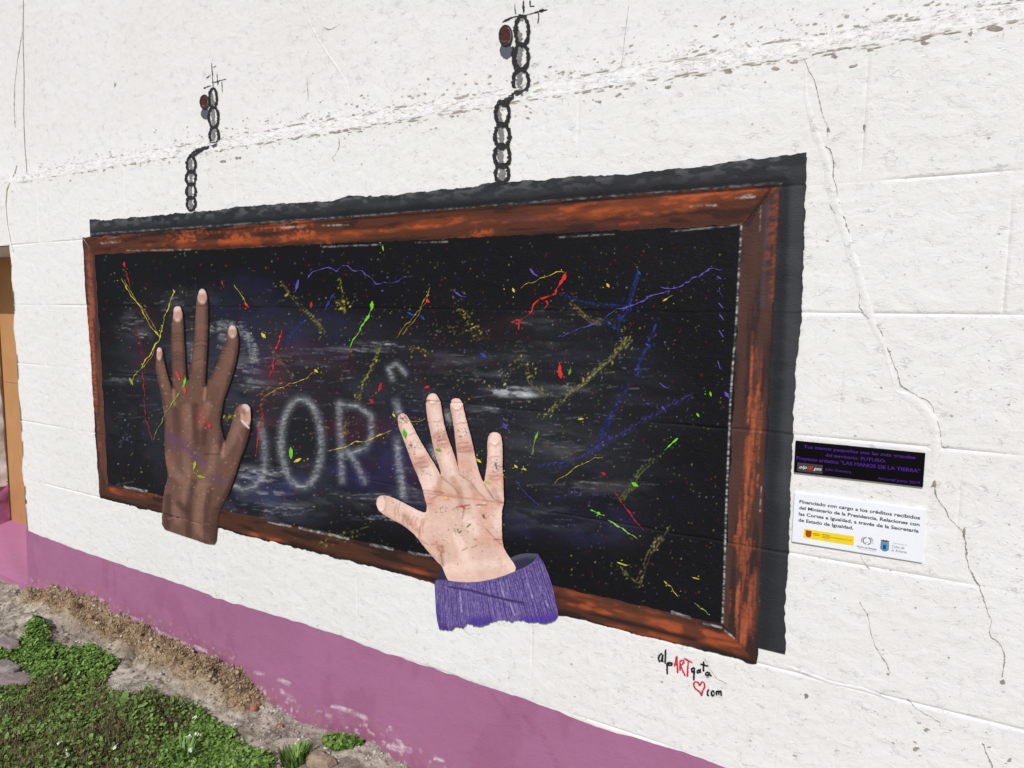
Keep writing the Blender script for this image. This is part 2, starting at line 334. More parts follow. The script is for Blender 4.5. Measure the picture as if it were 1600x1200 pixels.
# loose sprays of tiny dots: (points, spread, count, colour)
SPR = [
 (c6((120, 120), (200, 220), (290, 310), (320, 355)), 3, 120, (170, 160, 60)), (c6((60, 410), (100, 460), (130, 510), (180, 575)), 3, 70, (150, 110, 50)), (c6((580, 430), (545, 520), (500, 600), (485, 690)), 3, 150, (176, 176, 50)),
 (c6((930, 220), (980, 270), (1000, 310), (1065, 355)), 7, 110, YEL), (c6((730, 440), (760, 432), (800, 458)), 6, 40, YEL), (c7((560, 390), (480, 470), (400, 540), (340, 600), (270, 640), (200, 710), (150, 750)), 4.5, 420, (170, 168, 100)),
 (c7((550, 370), (520, 410), (480, 455)), 7, 90, YEL), (c7((600, 80), (575, 150), (560, 210), (540, 260), (510, 300), (500, 350)), 4, 220, (40, 74, 170)), (c7((225, 170), (310, 210), (400, 228), (540, 236)), 2, 160, (40, 64, 140)),
 (c7((690, 290), (640, 410), (595, 510), (590, 570)), 4, 170, (44, 72, 170)), (c7((550, 600), (520, 650), (460, 760), (430, 830), (400, 890)), 5, 360, (48, 56, 150)), (c7((850, 650), (750, 690), (660, 740), (550, 810), (440, 870), (370, 915), (270, 965), (130, 985)), 3.5, 520, (74, 62, 150)),
 (c7((700, 920), (600, 1010), (550, 1080), (510, 1140)), 5, 160, (120, 140, 60)), (c7((280, 215), (320, 260), (380, 310), (420, 320)), 4, 70, (170, 160, 60)), (c6((1130, 600), (1200, 540)), 10, 60, (180, 180, 160)),
 (c7((130, 1140), (280, 1115), (450, 1120)), 5, 90, PUR), (c6((190, 330), (140, 390), (240, 300)), 18, 90, (34, 56, 140)), (c7((0, 510), (60, 480), (100, 610), (160, 650)), 9, 120, (170, 165, 80)),
 (c6((20, 690), (60, 620), (150, 590)), 9, 130, (170, 120, 60)), (c6((440, 760), (420, 850)), 5, 60, (176, 150, 60)), (c3((680, 130), (740, 60), (640, 200), (590, 350)), 5, 110, (170, 160, 110)), (c3((500, 240), (600, 350)), 9, 40, (150, 150, 80)),
 (c5((640, 300), (660, 440), (690, 500)), 5, 40, (130, 30, 44)), (c6((400, 100), (430, 260), (390, 200)), 9, 60, YEL), (c5((560, 900), (620, 820), (570, 860)), 7, 50, (110, 110, 130)), (c6((500, 400), (420, 550), (380, 640)), 12, 60, (150, 40, 40)),
 (c6((850, 350), (930, 340), (1090, 400)), 8, 80, (140, 120, 60)), (c5((1040, 760), (1130, 730)), 6, 60, YEL), (c2((450, 80), (300, 140), (520, 90)), 8, 90, (150, 146, 60)),
]
def sprays(C, k=1.0):
    r = np.random.default_rng(21)
    for si, (pts, sp, n, c) in enumerate(SPR):          # hair-thin threads flung along each spray
        for q in range(4 if sp < 6 else 2):
            P = resample(pts, 5); P = P+np.cumsum(r.normal(size=P.shape)*.5, 0)*.7+r.normal(size=2)*sp*.5; i0 = int(r.integers(0, max(1, len(P)//2))); i1 = i0+2+int(r.integers(0, len(P)))
            seg = P[i0:i1]
            if len(seg) > 1: stroke(C, [tuple(p_) for p_ in seg], .8, np.array(c)*(.5+.6*r.random()), .55, .5, .9, None, si)
    for pts, sp, n, c in SPR:
        P = np.array(pts)
        for _ in range(int(n*k*.55)):
            s = r.random()*(len(P)-1); i = int(s); f = s-i; x, y = P[i]*(1-f)+P[min(i+1, len(P)-1)]*f
            x += r.standard_t(1.6)*sp*.45; y += r.standard_t(1.6)*sp*.45; q = r.random(); l = q**4*4
            cc = np.array(c)*(.4+.65*r.random()); a = 2.3+r.normal()*.5
            stroke(C, [(x, y), (x+l*math.cos(a), y+l*math.sin(a))], .6+2.0*r.random()**6, cc, .9, .45)
def draw_splash(C, k=1.0):
    for i, (pts, w1, w2_, c) in enumerate(SPL):
        r = np.random.default_rng(500+i)
        stroke(C, pts, w1, c, .95*k, .7, 0, w2_)
        for _ in range(4 if max(w1, w2_) > 2.2 else 2):      # satellites
            p = pts[r.integers(len(pts))]; s = max(w1, w2_)
            stroke(C, [(p[0]+r.normal()*s*1.4, p[1]+r.normal()*s*1.4)], .8+r.random()*1.2, c, .8, .6)

# ---- board canvas
B = canvas((17, 17, 21))
n1 = fbm(XW*1.7, ZW*3.2, 3, 5); n2 = fbm(XW*3, ZW*26, 8, 5); n3 = fbm(XW*14, ZW*40, 9, 4)
B += (n1[..., None]-.5)*.003
def smear(x, y, rx, ry, c, a, nz=.9, seed=0, st=(5, 30), ang=0.): blob(B, x, y, rx, ry, c, a, .6, 0, ang, nz, seed, st)
smear(640, 680, 300, 110, (52, 54, 62), .6, .6, 1, (3, 9)); smear(450, 560, 200, 70, (46, 47, 54), .6, .6, 2, (3, 8)); smear(880, 620, 150, 110, (48, 50, 54), .5, .6, 3)
smear(330, 560, 120, 90, (58, 60, 70), .7, .8, 4, (4, 12)); smear(420, 780, 90, 45, (60, 62, 80), .6, .8, 5, (5, 20)); smear(900, 790, 180, 60, (44, 44, 54), .6, .8, 6, (4, 10)); smear(230, 640, 70, 120, (40, 42, 50), .7, .7, 7, (5, 8))
for x, y, rx, ry, c, a in [(590, 700, 75, 60, (44, 42, 92), .6), (640, 790, 60, 30, (50, 46, 88), .5), (505, 530, 60, 35, (34, 44, 100), .5), (560, 735, 50, 32, (48, 46, 104), .6), (410, 760, 42, 22, (40, 54, 110), .7),
    (470, 760, 36, 18, (44, 54, 100), .6), (390, 470, 60, 40, (42, 42, 88), .4), (645, 690, 40, 60, (40, 40, 90), .5), (900, 820, 90, 26, (54, 50, 104), .5), (380, 560, 50, 60, (40, 44, 84), .5), (950, 560, 90, 50, (34, 34, 50), .5),
    (470, 570, 70, 40, (74, 30, 38), .5), (560, 670, 50, 24, (88, 30, 36), .5), (620, 740, 60, 24, (70, 28, 50), .4), (425, 620, 26, 44, (96, 34, 40), .5), (545, 640, 60, 30, (62, 34, 40), .4), (660, 560, 70, 30, (50, 34, 40), .5), (230, 520, 24, 60, (64, 26, 34), .4), (780, 520, 50, 20, (56, 30, 34), .5)]:
    smear(x, y, rx, ry, c, a*.6, .75, int(x), (6, 14))
for x, y, rx, ry, a in [(800, 612, 44, 9, .95), (818, 617, 26, 5, 1), (600, 538, 50, 8, .5), (560, 545, 40, 5, .4), (520, 550, 70, 6, .3), (210, 505, 24, 18, .4), (270, 470, 16, 18, .35), (300, 480, 30, 30, .25), (190, 590, 30, 10, .4), (222, 525, 14, 7, .6),
    (430, 560, 60, 20, .25), (390, 580, 26, 22, .7), (380, 545, 18, 14, .45), (395, 600, 30, 9, .5), (352, 535, 9, 30, .8), (300, 560, 10, 30, .6), (405, 745, 30, 12, .8), (385, 735, 20, 9, .7), (418, 770, 34, 5, .6), (440, 790, 50, 6, .4), (620, 810, 60, 4, .5), (430, 800, 70, 8, .35),
    (760, 640, 36, 8, .4), (745, 585, 50, 14, .3), (880, 500, 60, 18, .25), (840, 545, 46, 20, .25), (880, 610, 40, 9, .4), (885, 700, 46, 26, .25), (930, 760, 60, 10, .3), (860, 810, 60, 20, .25), (650, 770, 30, 16, .3), (700, 560, 60, 12, .25), (680, 690, 60, 60, .15), (850, 690, 60, 30, .2), (590, 780, 120, 14, .25)]:
    smear(x, y, rx*1.1, ry, CHK, a*.14, .95, int(x+y), (8, 34))
    if a >= .8: smear(x, y, rx*.8, ry*.8, CHK, a*.5, .97, int(x+y)+5, (14, 70))
    for q_ in range(int(3+rx*a*.45)):
        u_, v_ = rng.normal()*.45, rng.normal()*.45; L = 4+rx*.5*rng.random(); dr = (rng.random()-.5)*.3*L+.05*L
        stroke(B, [(x+u_*rx-L/2, y+v_*ry-dr/2), (x+u_*rx, y+v_*ry+rng.normal()*.8), (x+u_*rx+L/2, y+v_*ry+dr/2)], .7+1.3*rng.random()**2, CHK, (.12+.5*rng.random())*min(1, a*1.1), .7, .95, None, int(u_*50))
for k in range(190):         # scratchy chalk and brush hairlines across the wiped area
    r = rng; x, y = 370+r.random()*640, 540+r.random()*270
    if r.random() < .3: x, y = 180+r.random()*260, 440+r.random()*330
    L = 5+28*r.random()**2; a = -.06+.25*r.normal()
    stroke(B, [(x, y), (x+L*math.cos(a), y+L*math.sin(a)*.5)], .7+.5*r.random(), (150, 152, 165), .14+.3*r.random()**2, .7, .8, None, k)
def ell(cx, cy, rx, ry, a0=0, a1=360, n=22): return [(cx+rx*math.cos(math.radians(a0+(a1-a0)*i/n)), cy+ry*math.sin(math.radians(a0+(a1-a0)*i/n))) for i in range(n+1)]
LETTERS = [
 ('S', [[(408, 660), (413, 690), (415, 725), (410, 748), (398, 760), (380, 765), (366, 758)]], 11, .75),
 ('O', [ell(472, 692, 32, 69)], 11, .85),
 ('R', [[(531, 630), (533, 680), (535, 752)], [(535, 632), (560, 634), (581, 650), (582, 680), (572, 700), (548, 708)], [(542, 702), (560, 728), (570, 752)]], 10, .72),
 ('I', [[(620, 629), (624, 646)], [(621, 688), (626, 735), (632, 778)]], 11, .85),
 ('tick', [[(614, 592), (608, 576), (620, 568), (634, 584)]], 7, .9),
 ('A', [[(676, 700), (682, 718)]], 9, .95), ('A', [[(700, 644), (703, 656)]], 9, .95)]
def hatch(s, wd, a):                 # chalk dragged sideways in short ticks
    for x, y in resample(s, 1.5):
        for _ in range(2):
            x0 = x+rng.normal()*wd*.16; L = wd*(.25+.55*rng.random()); dy = -.12*L
            stroke(B, [(x0-L/2, y-dy/2), (x0+L/2, y+dy/2)], .7+.5*rng.random(), CHK, a*(.04+.45*rng.random()**2.6)*(.6 if wd < 8 else 1), .45, .65, None, int(y) % 7)
for i, (nm, segs, wd, a) in enumerate(LETTERS):
    for s in segs:
        stroke(B, s, wd+4, (120, 124, 134), a*.30, 5, .6, None, i); stroke(B, s, wd*.7, CHK, a*(.22 if nm != 'tick' else .34), 3, .95, None, i+20); hatch(s, wd, a)
stroke(B, ell(352, 560, 46, 52, 180, 360), 12, CHK, .3, 4, .95)
for z in (1.603, 1.188, .772): B *= (1-.55*np.clip(1-np.abs(ZW-z)/.005, 0, 1)*sstep(.3, .55, vn(XW*2, XW*0+z, 4)))[..., None]
# painted dark outline that the artist laid round both hands
# ---- frame colours
n4 = fbm(XW*5, ZW*42, 40, 5); n5 = fbm(XW*42, ZW*5, 41, 5); n6 = fbm(XW*60, ZW*60, 42, 4); n7 = fbm(XW*2.2, ZW*9, 43, 4); n8 = fbm(XW*9, ZW*2.2, 44, 4)
def rail_canvas(horizontal, base, hi, lo, t):
    st, br = (n4, n7) if horizontal else (n5, n8)
    C = np.empty_like(B); b0, h0, l0 = lin(base), lin(hi), lin(lo)
    C[:] = b0*(.75+.5*st[..., None])
    a = (sstep(.50, .60, st*.55+n6*.45)*sstep(t, t+.12, br))[..., None]; C[:] = C*(1-a)+h0*a
    a = (sstep(.56, .66, 1-st)*.7)[..., None]; C[:] = C*(1-a)+l0*a
    return C
RT = rail_canvas(True, (80, 44, 31), (160, 78, 40), (44, 28, 25), .58)
RB = rail_canvas(True, (72, 44, 34), (146, 74, 42), (36, 27, 26), .66)
RL = rail_canvas(False, (88, 54, 46), (128, 74, 56), (60, 40, 38), .52)
RR = rail_canvas(False, (72, 48, 42), (96, 56, 44), (44, 35, 36), .70)
for x, y, rx, ry, a in [(675, 350, 40, 6, .95), (700, 345, 60, 5, .7), (560, 365, 60, 6, .8), (480, 372, 90, 6, .8), (350, 380, 110, 5, .6), (230, 385, 60, 4, .5), (930, 325, 80, 9, .8), (900, 335, 60, 6, .8), (1080, 312, 120, 9, .95), (1150, 305, 60, 8, .95), (1010, 330, 80, 8, .8), (170, 372, 36, 5, .5), (790, 345, 70, 4, .5)]:
    blob(RT, x, y, rx, ry, (176, 84, 40), a*.9, .5, 0, -.1, .82, int(x), (14, 50))
for x0, y0, x1, y1 in [(150, 396, 560, 386), (560, 386, 1160, 352)]:
    stroke(RT, [(x0, y0-5), (x1, y1-6)], 6, (44, 30, 28), .45, 3)
blob(RT, 835, 342, 46, 3, (54, 50, 82), .6, .6, 0, -.06, .8, 3, (20, 60)); stroke(RT, [(970, 351), (985, 348.5), (998, 348)], 2.4, (190, 40, 36), .85, 1, .7)
for x0, x1, y, q in [(430, 480, 356, 0), (440, 455, 352, 0), (505, 545, 353, 0), (1080, 1120, 323, 0), (1150, 1180, 310, 0), (1160, 1175, 306, 0), (160, 190, 380, 0), (170, 185, 373, 0)]:
    stroke(RT, [(x0, y), (x1, y-2)], 2.2, (180, 174, 166), .7, .8, .97, None, int(x0))
stroke(RT, [(136, 376), (700, 332), (1218, 292)], 2.2, (30, 24, 24), .7, 1.5); stroke(RT, [(1204, 296), (1170, 345)], 5, (36, 26, 26), .8, 2)
for pts, a in [([(1175, 530), (1174, 620), (1178, 700), (1176, 760), (1172, 830)], .95), ([(1170, 690), (1168, 760)], .6), ([(1186, 570), (1180, 640), (1180, 700)], .7), ([(1170, 850), (1160, 900), (1150, 960)], .9), ([(1166, 770), (1156, 830), (1152, 880)], .8), ([(1180, 900), (1168, 985)], .5), ([(1165, 960), (1158, 1000)], .7)]:
    for q_ in range(26):
        i0 = rng.random()*(len(pts)-1); j0 = int(i0); f_ = i0-j0; x = pts[j0][0]*(1-f_)+pts[j0+1][0]*f_+rng.normal()*3.6; y = pts[j0][1]*(1-f_)+pts[j0+1][1]*f_; L = 12+45*rng.random()
        stroke(RR, [(x+L*.025, y-L/2), (x+rng.normal()*.6, y), (x-L*.025, y+L/2)], 1.4+2.4*rng.random(), [(178, 92, 56), (150, 78, 50), (126, 66, 46)][rng.integers(3)], a*.8, 1.2, .7, None, int(y) % 13)
for y0, y1, x in [(308, 470, 1210), (320, 420, 1202)]: stroke(RR, [(x+4, y0), (x-4, y1)], 8, (140, 72, 48), .7, 3, .97)
stroke(RR, [(1222, 296), (1204, 640), (1186, 1030)], 7, (36, 28, 30), .8, 3); stroke(RR, [(1200, 320), (1192, 480)], 5, (66, 62, 76), .6, 3)
stroke(RR, [(1196, 300), (1168, 350)], 8, (40, 30, 28), .7, 3)
for y0, y1 in [(760, 800), (300, 360), (900, 960)]: stroke(RR, [(1190, y0), (1188, y1)], 1.4, (180, 170, 160), .7, .8, .9)
stroke(RL, [(152, 400), (172, 756)], 2.5, (150, 130, 116), .6, 1.2, .8); stroke(RL, [(131, 372), (158, 776)], 2.5, (44, 30, 30), .8, 1.5)
for pts, a in [([(140, 480), (146, 560), (150, 640)], .8), ([(142, 400), (144, 470)], .5)]: stroke(RL, pts, 7, (170, 86, 54), a, 3, .9)
for x, y, rx, ry, a in [(415, 838, 28, 5, .95), (190, 768, 34, 5, .8), (520, 870, 50, 5, .8), (660, 905, 22, 7, .95), (640, 890, 30, 4, .7), (960, 955, 90, 8, .9), (1080, 985, 80, 9, .9), (1140, 1010, 40, 7, .9), (900, 930, 60, 6, .6), (560, 885, 40, 4, .6), (1010, 990, 60, 6, .7)]:
    blob(RB, x, y, rx, ry, (172, 84, 46), a*.85, .5, 0, .22, .82, int(x), (14, 50))
stroke(RB, [(158, 776), (400, 842), (690, 908), (1000, 995), (1184, 1036)], 6, (34, 26, 26), .85, 3)
for x0, y0, x1, y1 in [(420, 815, 455, 821), (468, 824, 545, 841), (580, 850, 615, 857), (640, 862, 675, 868), (195, 760, 230, 767), (1050, 955, 1078, 964), (1100, 972, 1128, 979), (1133, 984, 1148, 995)]:
    stroke(RB, [(x0, y0+1), (x1, y1+1)], 2, (190, 190, 190), .8, .8, .85); stroke(B, [(x0, y0), (x1, y1)], 2, (190, 190, 190), .8, .8, .85)
# chalky white line where board meets the right and top rails
for C in (B, RR):
    stroke(C, [(1159, 353), (1155, 420), (1151, 500), (1142, 620), (1138, 720), (1134, 820), (1132, 900), (1129, 976)], 2.2, (190, 190, 188), .85, 1, .93)
for C in (B, RT):
    for x0, x1, y0, y1 in [(1050, 1160, 362, 351), (870, 960, 371, 366), (650, 700, 379, 378), (505, 600, 386, 382), (200, 300, 392, 390)]: stroke(C, [(x0, y0), (x1, y1)], 1.5, (160, 156, 150), .7, .8, .96)
for C, k in ((B, 1), (RT, .6), (RB, .8), (RR, .6)): sprays(C, 1.0)
for _ in range(3200):
    x, y = (160+rng.random()*980, 380+rng.random()*560) if _ % 3 else (660+rng.normal()*210, 630+rng.normal()*95); c = [YEL, PUR, RED, BLU, (170, 170, 170), (170, 165, 90)][rng.integers(6)]
    stroke(B, [(x, y)], .7+.9*rng.random()**3, np.array(c)*(.5+.5*rng.random()), .8, .6)
# ---- painted cast shadow behind the frame
SH = canvas((50, 51, 55)); a = fbm(XW*7, ZW*26, 70, 5)[..., None]; SH *= (.5+.95*a); a = (sstep(.52, .66, fbm(XW*22, ZW*60, 71, 4))*sstep(2.05, 2.12, ZW)*.35)[..., None]; SH = SH*(1-a)+lin((120, 120, 122))*a
stroke(SH, [(141, 370), (700, 326), (1222, 284)], 14, (28, 28, 32), .8, 8); stroke(SH, [(1228, 290), (1192, 1022)], 12, (34, 35, 40), .7, 8)
stroke(SH, [(141, 366), (600, 335), (1000, 303), (1222, 286)], 2, (150, 150, 150), .5, .8, .9)
stroke(SH, [(1246, 300), (1238, 600), (1222, 1000)], 18, (70, 71, 76), .5, 8); blob(SH, 1215, 940, 40, 120, (40, 41, 45), .6, .6)
for z in (1.603, 1.188, .772): SH *= (1-.5*np.clip(1-np.abs(ZW-z)/.005, 0, 1))[..., None]

# ---- brown hand
HB = [(254.9, 825.5), (254.9, 793), (258.8, 764), (263.5, 749), (264, 737), (260.7, 720), (259, 697), (258.8, 674), (258.4, 649), (256.6, 641), (252, 610), (247.4, 591), (244.7, 573), (245.6, 558), (246.9, 545.5), (249.2, 542.7), (252.9, 543.3), (254.7, 547), (257.5, 562), (262, 582), (267.6, 600.5), (271.8, 608),
 (270.7, 586), (269.4, 558), (268.9, 532.6), (270, 509), (272.5, 492), (273, 482), (276.7, 478.6), (282.2, 478.6), (285.4, 483), (288.3, 499.6), (289, 521.6), (290.5, 543.6), (291.4, 569), (293.2, 589.5), (295.6, 596), (298.7, 582), (301.5, 558), (304.2, 532.6), (306.6, 507), (307.9, 481), (310.6, 463), (313.4, 453.8), (318, 450.5), (322.6, 453.8), (325.3, 463), (326.8, 477.7), (326.8, 503), (325.7, 532.6), (324.4, 558), (323, 585.8), (322.6, 602),
 (323.2, 604), (329.9, 589.5), (340, 569), (347.3, 549), (354.6, 532.6), (356.8, 518), (359.2, 510.6), (364.7, 507.9), (370.2, 510.6), (373.9, 525), (374.4, 540), (371, 562), (365.6, 584), (358.3, 606), (351.9, 624), (348.2, 645), (346, 658), (347.3, 668), (350.8, 683.7), (353.6, 690.4), (356.5, 681.8), (362.3, 666.4), (367, 649), (371.8, 635.8), (378.6, 631), (387.2, 631), (393, 635.8), (393.9, 649), (393, 668), (389, 685.6), (383.3, 702.8), (376.6, 718), (371.8, 735.4), (364.2, 756.5), (356.5, 775.7), (347, 793), (343, 808), (341.7, 823.6), (339.3, 850.4), (325.8, 849.5), (312.4, 844.7), (295, 839), (274, 832)]
def A_(*p): return [(230+x/5.456, 430+y/5.456) for x, y in p]
def B_(*p): return [(230+x/5.217, 630+y/5.217) for x, y in p]
def C_(*p): return [(580+x/6.667, 600+y/6.667) for x, y in p]
def D_(*p): return [(580+x/6.667, 760+y/6.667) for x, y in p]
def E_(*p): return [(670+x/7.273, 850+y/7.273) for x, y in p]
NB = [A_((92, 650), (99, 617), (122, 616), (132, 690), (122, 722), (103, 702)), A_((235, 340), (238, 285), (255, 264), (285, 264), (303, 290), (305, 340), (285, 392), (265, 396), (240, 372)),
      A_((445, 190), (455, 130), (480, 110), (508, 135), (518, 190), (500, 225), (475, 232), (450, 212)), A_((704, 480), (706, 440), (735, 424), (765, 440), (768, 480), (750, 520), (735, 532), (712, 505)),
      B_((778, 70), (800, 12), (830, 8), (853, 50), (856, 150), (835, 188), (800, 145), (778, 105))]
H1 = canvas((101, 72, 62)); H1 *= (.78+.45*fbm(XW*9, ZW*7, 60, 5))[..., None]
def hs(C, pts, wd, c, a=.6, soft=4, **k): stroke(C, pts, wd, c, a, soft, **k)
DK, LT, L2 = (50, 31, 27), (136, 101, 88), (118, 84, 71)
for p in [A_((322, 300), (330, 600), (345, 880)), A_((528, 220), (520, 600), (505, 940)), A_((785, 520), (770, 720), (690, 980), (640, 1180)), B_((612, 120), (620, 260), (600, 420)), B_((855, 160), (800, 380), (740, 560), (600, 860), (575, 1140)), A_((150, 700), (230, 980))]: hs(H1, p, 6, DK, .8, 5)
for p in [A_((212, 480), (222, 850)), A_((418, 420), (375, 830)), A_((690, 560), (550, 880)), B_((150, 120), (155, 460), (178, 600)), A_((82, 740), (150, 1100))]: hs(H1, p, 3, DK, .6, 3)
for p in [A_((120, 760), (165, 940)), A_((262, 430), (270, 640)), A_((470, 260), (465, 560)), A_((455, 600), (430, 760)), A_((740, 560), (700, 740), (610, 920))]: hs(H1, p, 9, L2, .6, 6)
for p in [B_((330, 40), (340, 260)), B_((500, 20), (440, 180)), B_((330, 280), (320, 380), (340, 560)), B_((180, 420), (220, 560), (330, 640), (320, 800)), B_((560, 360), (520, 560), (420, 700)), B_((760, 150), (700, 300), (620, 420)), B_((500, 680), (440, 800), (420, 1000)), B_((240, 850), (260, 960)), B_((440, 1040), (500, 1090))]: hs(H1, p, 10, LT, .8, 5, chalk=.35)
for p in [B_((400, 20), (410, 320)), B_((240, 60), (250, 260)), B_((480, 190), (470, 320)), B_((390, 640), (350, 800), (350, 1080)), B_((520, 700), (500, 860), (490, 1120)), B_((180, 760), (175, 1000)), B_((560, 860), (540, 1100)), B_((270, 820), (340, 880))]: hs(H1, p, 8, (62, 40, 34), .75, 4, chalk=.3)
for y in (500, 530, 560, 660, 690, 720): hs(H1, A_((225, y+10), (270, y-8), (318, y+8)), 1.2, DK, .5, 1.2)
for y in (430, 450, 560, 580, 600, 720, 740): hs(H1, A_((415, y+12), (465, y-8), (515, y+8)), 1.2, (130, 92, 78) if y % 40 else DK, .5, 1.2)
for y in (620, 650, 680, 700): hs(H1, A_((660-(y-600)*.3, y), (720-(y-600)*.3, y+10), (755-(y-600)*.3, y+50)), 1.2, (128, 92, 80), .5, 1.2)
for y in (760, 800, 850, 900, 960): hs(H1, A_((100+(y-760)*.3, y), (160+(y-760)*.25, y+14)), 1.2, (126, 92, 78), .4, 1.4)
hs(H1, B_((690, 240), (740, 200), (780, 300)), 1.4, LT, .6, 1.5); hs(H1, B_((635, 330), (625, 430)), 2, (170, 130, 115), .6, 2); hs(H1, A_((235, 980), (240, 1100)), 3, (170, 120, 105), .6, 2); hs(H1, A_((505, 960), (495, 1060)), 3, (170, 120, 105), .6, 2)
hs(H1, B_((190, 250), (300, 360), (400, 430), (460, 500)), 5, (84, 62, 116), .7, 3, chalk=.6); hs(H1, B_((160, 300), (300, 330)), 12, (88, 56, 84), .5, 8); hs(H1, B_((520, 600), (640, 640)), 10, (92, 68, 84), .5, 8)
hs(H1, B_((180, 940), (260, 930), (340, 950)), 1.5, (132, 96, 82), .7, 1); hs(H1, B_((370, 970), (520, 985)), 1.5, (132, 96, 82), .7, 1); hs(H1, B_((470, 415), (600, 415)), 1.2, DK, .6, 1)
blob(H1, 318, 652, 9, 14, (140, 66, 54), .5, .6); blob(H1, 268, 716, 8, 9, (130, 74, 58), .5, .6)
blob(H1, 282, 690, 26, 26, (96, 64, 66), .4, .6)
for n in NB:
    q = np.array(n); cx, cy = q.mean(0); rx, ry = np.ptp(q[:, 0])/2, np.ptp(q[:, 1])/2
    blob(H1, cx, cy, rx*1.15, ry*1.1, (186, 146, 132), 1, .15); blob(H1, cx+1, cy+1, rx*.55, ry*.6, (184, 134, 122), .7, .6); blob(H1, cx, cy-ry*.62, rx*.9, ry*.34, (214, 200, 196), .75, .4); blob(H1, cx+.8, cy+ry*.8, rx*.5, ry*.2, (205, 190, 186), .5, .5)
blob(H1, 379, 640, 4, 6, (150, 104, 88), .9, .5); blob(H1, 384, 643, 2.6, 6, (110, 70, 60), .6, .5); stroke(H1, B_((782, 140), (810, 170), (838, 200)), 1.8, (224, 214, 212), .9, .8)
r = np.random.default_rng(3)
for _ in range(170):
    x, y = 250+r.random()*125, 560+r.random()*230; stroke(H1, [(x, y)], .7+r.random()*.8, [(176, 160, 90), (150, 120, 100), (170, 50, 50), (190, 180, 150)][r.integers(4)], .7, .6)
sprays(H1)
# ---- pale hand
HL = [(692.5, 883.7), (683.5, 875.5), (673, 863.5), (661, 848.5), (650.5, 835), (640, 826), (629.5, 818.5), (616, 811.7), (604, 805), (593.5, 797.5), (589.7, 788.5), (590.5, 778), (596.5, 773.5), (607, 773.5), (622, 779.5), (640, 789), (655, 796.7), (666.2, 800.8), (669, 796), (668.5, 787),
 (665.5, 778.5), (661.7, 762), (655, 744), (649, 730.5), (641.5, 711), (632.5, 687), (625, 667.5), (622.7, 654), (625.7, 647), (631.7, 644.7), (637.7, 648.7), (644.5, 661.5), (653.5, 679.5), (664, 697.5), (674.5, 714), (683.5, 729), (691, 744), (690, 735), (685, 720), (679.7, 702), (675.2, 679.5), (670.7, 660), (667.7, 640.5), (667.3, 627), (670, 618), (676, 613.8), (682.7, 615), (687.3, 621.7), (691, 633), (694, 655.5), (700, 678), (707.5, 699), (714.3, 718.5), (719.5, 739.5),
 (717.3, 727.5), (715.7, 711), (713.5, 690), (711.3, 667.5), (707.5, 648), (704.8, 633), (706.7, 624.7), (712.7, 621.7), (719.5, 622.5), (724, 628.5), (727, 642), (731.5, 660), (737.5, 681), (742.7, 705), (746.5, 723), (751.7, 741), (757.7, 754.5), (760, 744), (762.3, 727.5), (763.7, 709.5), (763.3, 691.5), (765.3, 679.5), (771.3, 674.7), (779.5, 675), (784.7, 679.5), (787, 693), (787.3, 714), (787, 732), (788.2, 750), (788.5, 765), (789.2, 784), (785.5, 799), (785.5, 823), (786.3, 844), (788.5, 856), (796, 868), (805, 880), (808, 888), (798, 912), (705, 912), (697, 897)]
NL = [D_((75, 130), (105, 102), (145, 125), (165, 190), (150, 262), (112, 252), (76, 205)), C_((298, 330), (345, 302), (378, 345), (362, 405), (322, 405)), C_((605, 130), (640, 98), (682, 108), (700, 160), (682, 195), (640, 205), (608, 182)), C_((838, 190), (880, 152), (932, 158), (958, 205), (942, 262), (905, 272), (850, 232)), C_((1248, 540), (1285, 503), (1340, 508), (1360, 560), (1335, 632), (1290, 640), (1258, 600))]
H2 = canvas((216, 182, 167)); H2 *= (.90+.2*fbm(XW*8, ZW*8, 61, 5))[..., None]
PK, SHD, WR, HI = (214, 166, 148), (192, 150, 132), (150, 104, 94), (236, 212, 202)
for p in [C_((500, 960), (350, 580), (290, 380)), C_((735, 900), (640, 540), (590, 250)), C_((905, 800), (880, 480), (835, 230)), C_((1215, 850), (1225, 620)), D_((690, 770), (400, 440), (160, 300)), C_((1390, 1100), (1380, 700))]: hs(H2, p, 4, (190, 140, 122), .6, 4)
for p in [C_((700, 870), (560, 650), (430, 420)), C_((925, 920), (800, 520), (730, 200)), C_((1170, 1000), (1050, 540), (970, 230)), D_((1375, 560), (1385, 200)), D_((560, 260), (280, 130))]: hs(H2, p, 3.5, (200, 158, 142), .6, 3)
for p in [C_((380, 420), (520, 700)), C_((660, 260), (720, 460)), C_((930, 300), (970, 500)), C_((1300, 680), (1310, 780)), C_((620, 900), (660, 1100)), C_((790, 760), (850, 950)), D_((900, 500), (1000, 760)), D_((800, 850), (1300, 800)), D_((1000, 330), (1150, 500)), D_((300, 160), (520, 280)), D_((1430, 780), (1480, 850)), C_((560, 960), (620, 1150)), D_((1330, 100), (1340, 400))]: hs(H2, p, 11, HI, .65, 6, chalk=.4)
for p in [C_((480, 800), (600, 780)), C_((690, 600), (810, 590)), C_((920, 640), (1060, 650)), C_((1240, 960), (1340, 1000)), D_((1180, 200), (1200, 500)), D_((660, 600), (760, 640)), D_((620, 100), (700, 60)), D_((1100, 120), (1300, 200)), C_((960, 800), (1040, 900)), D_((700, 50), (850, 90)), D_((600, 160), (660, 190)), D_((1150, 560), (1350, 580))]: hs(H2, p, 13, (210, 154, 136), .8, 7, chalk=.5)
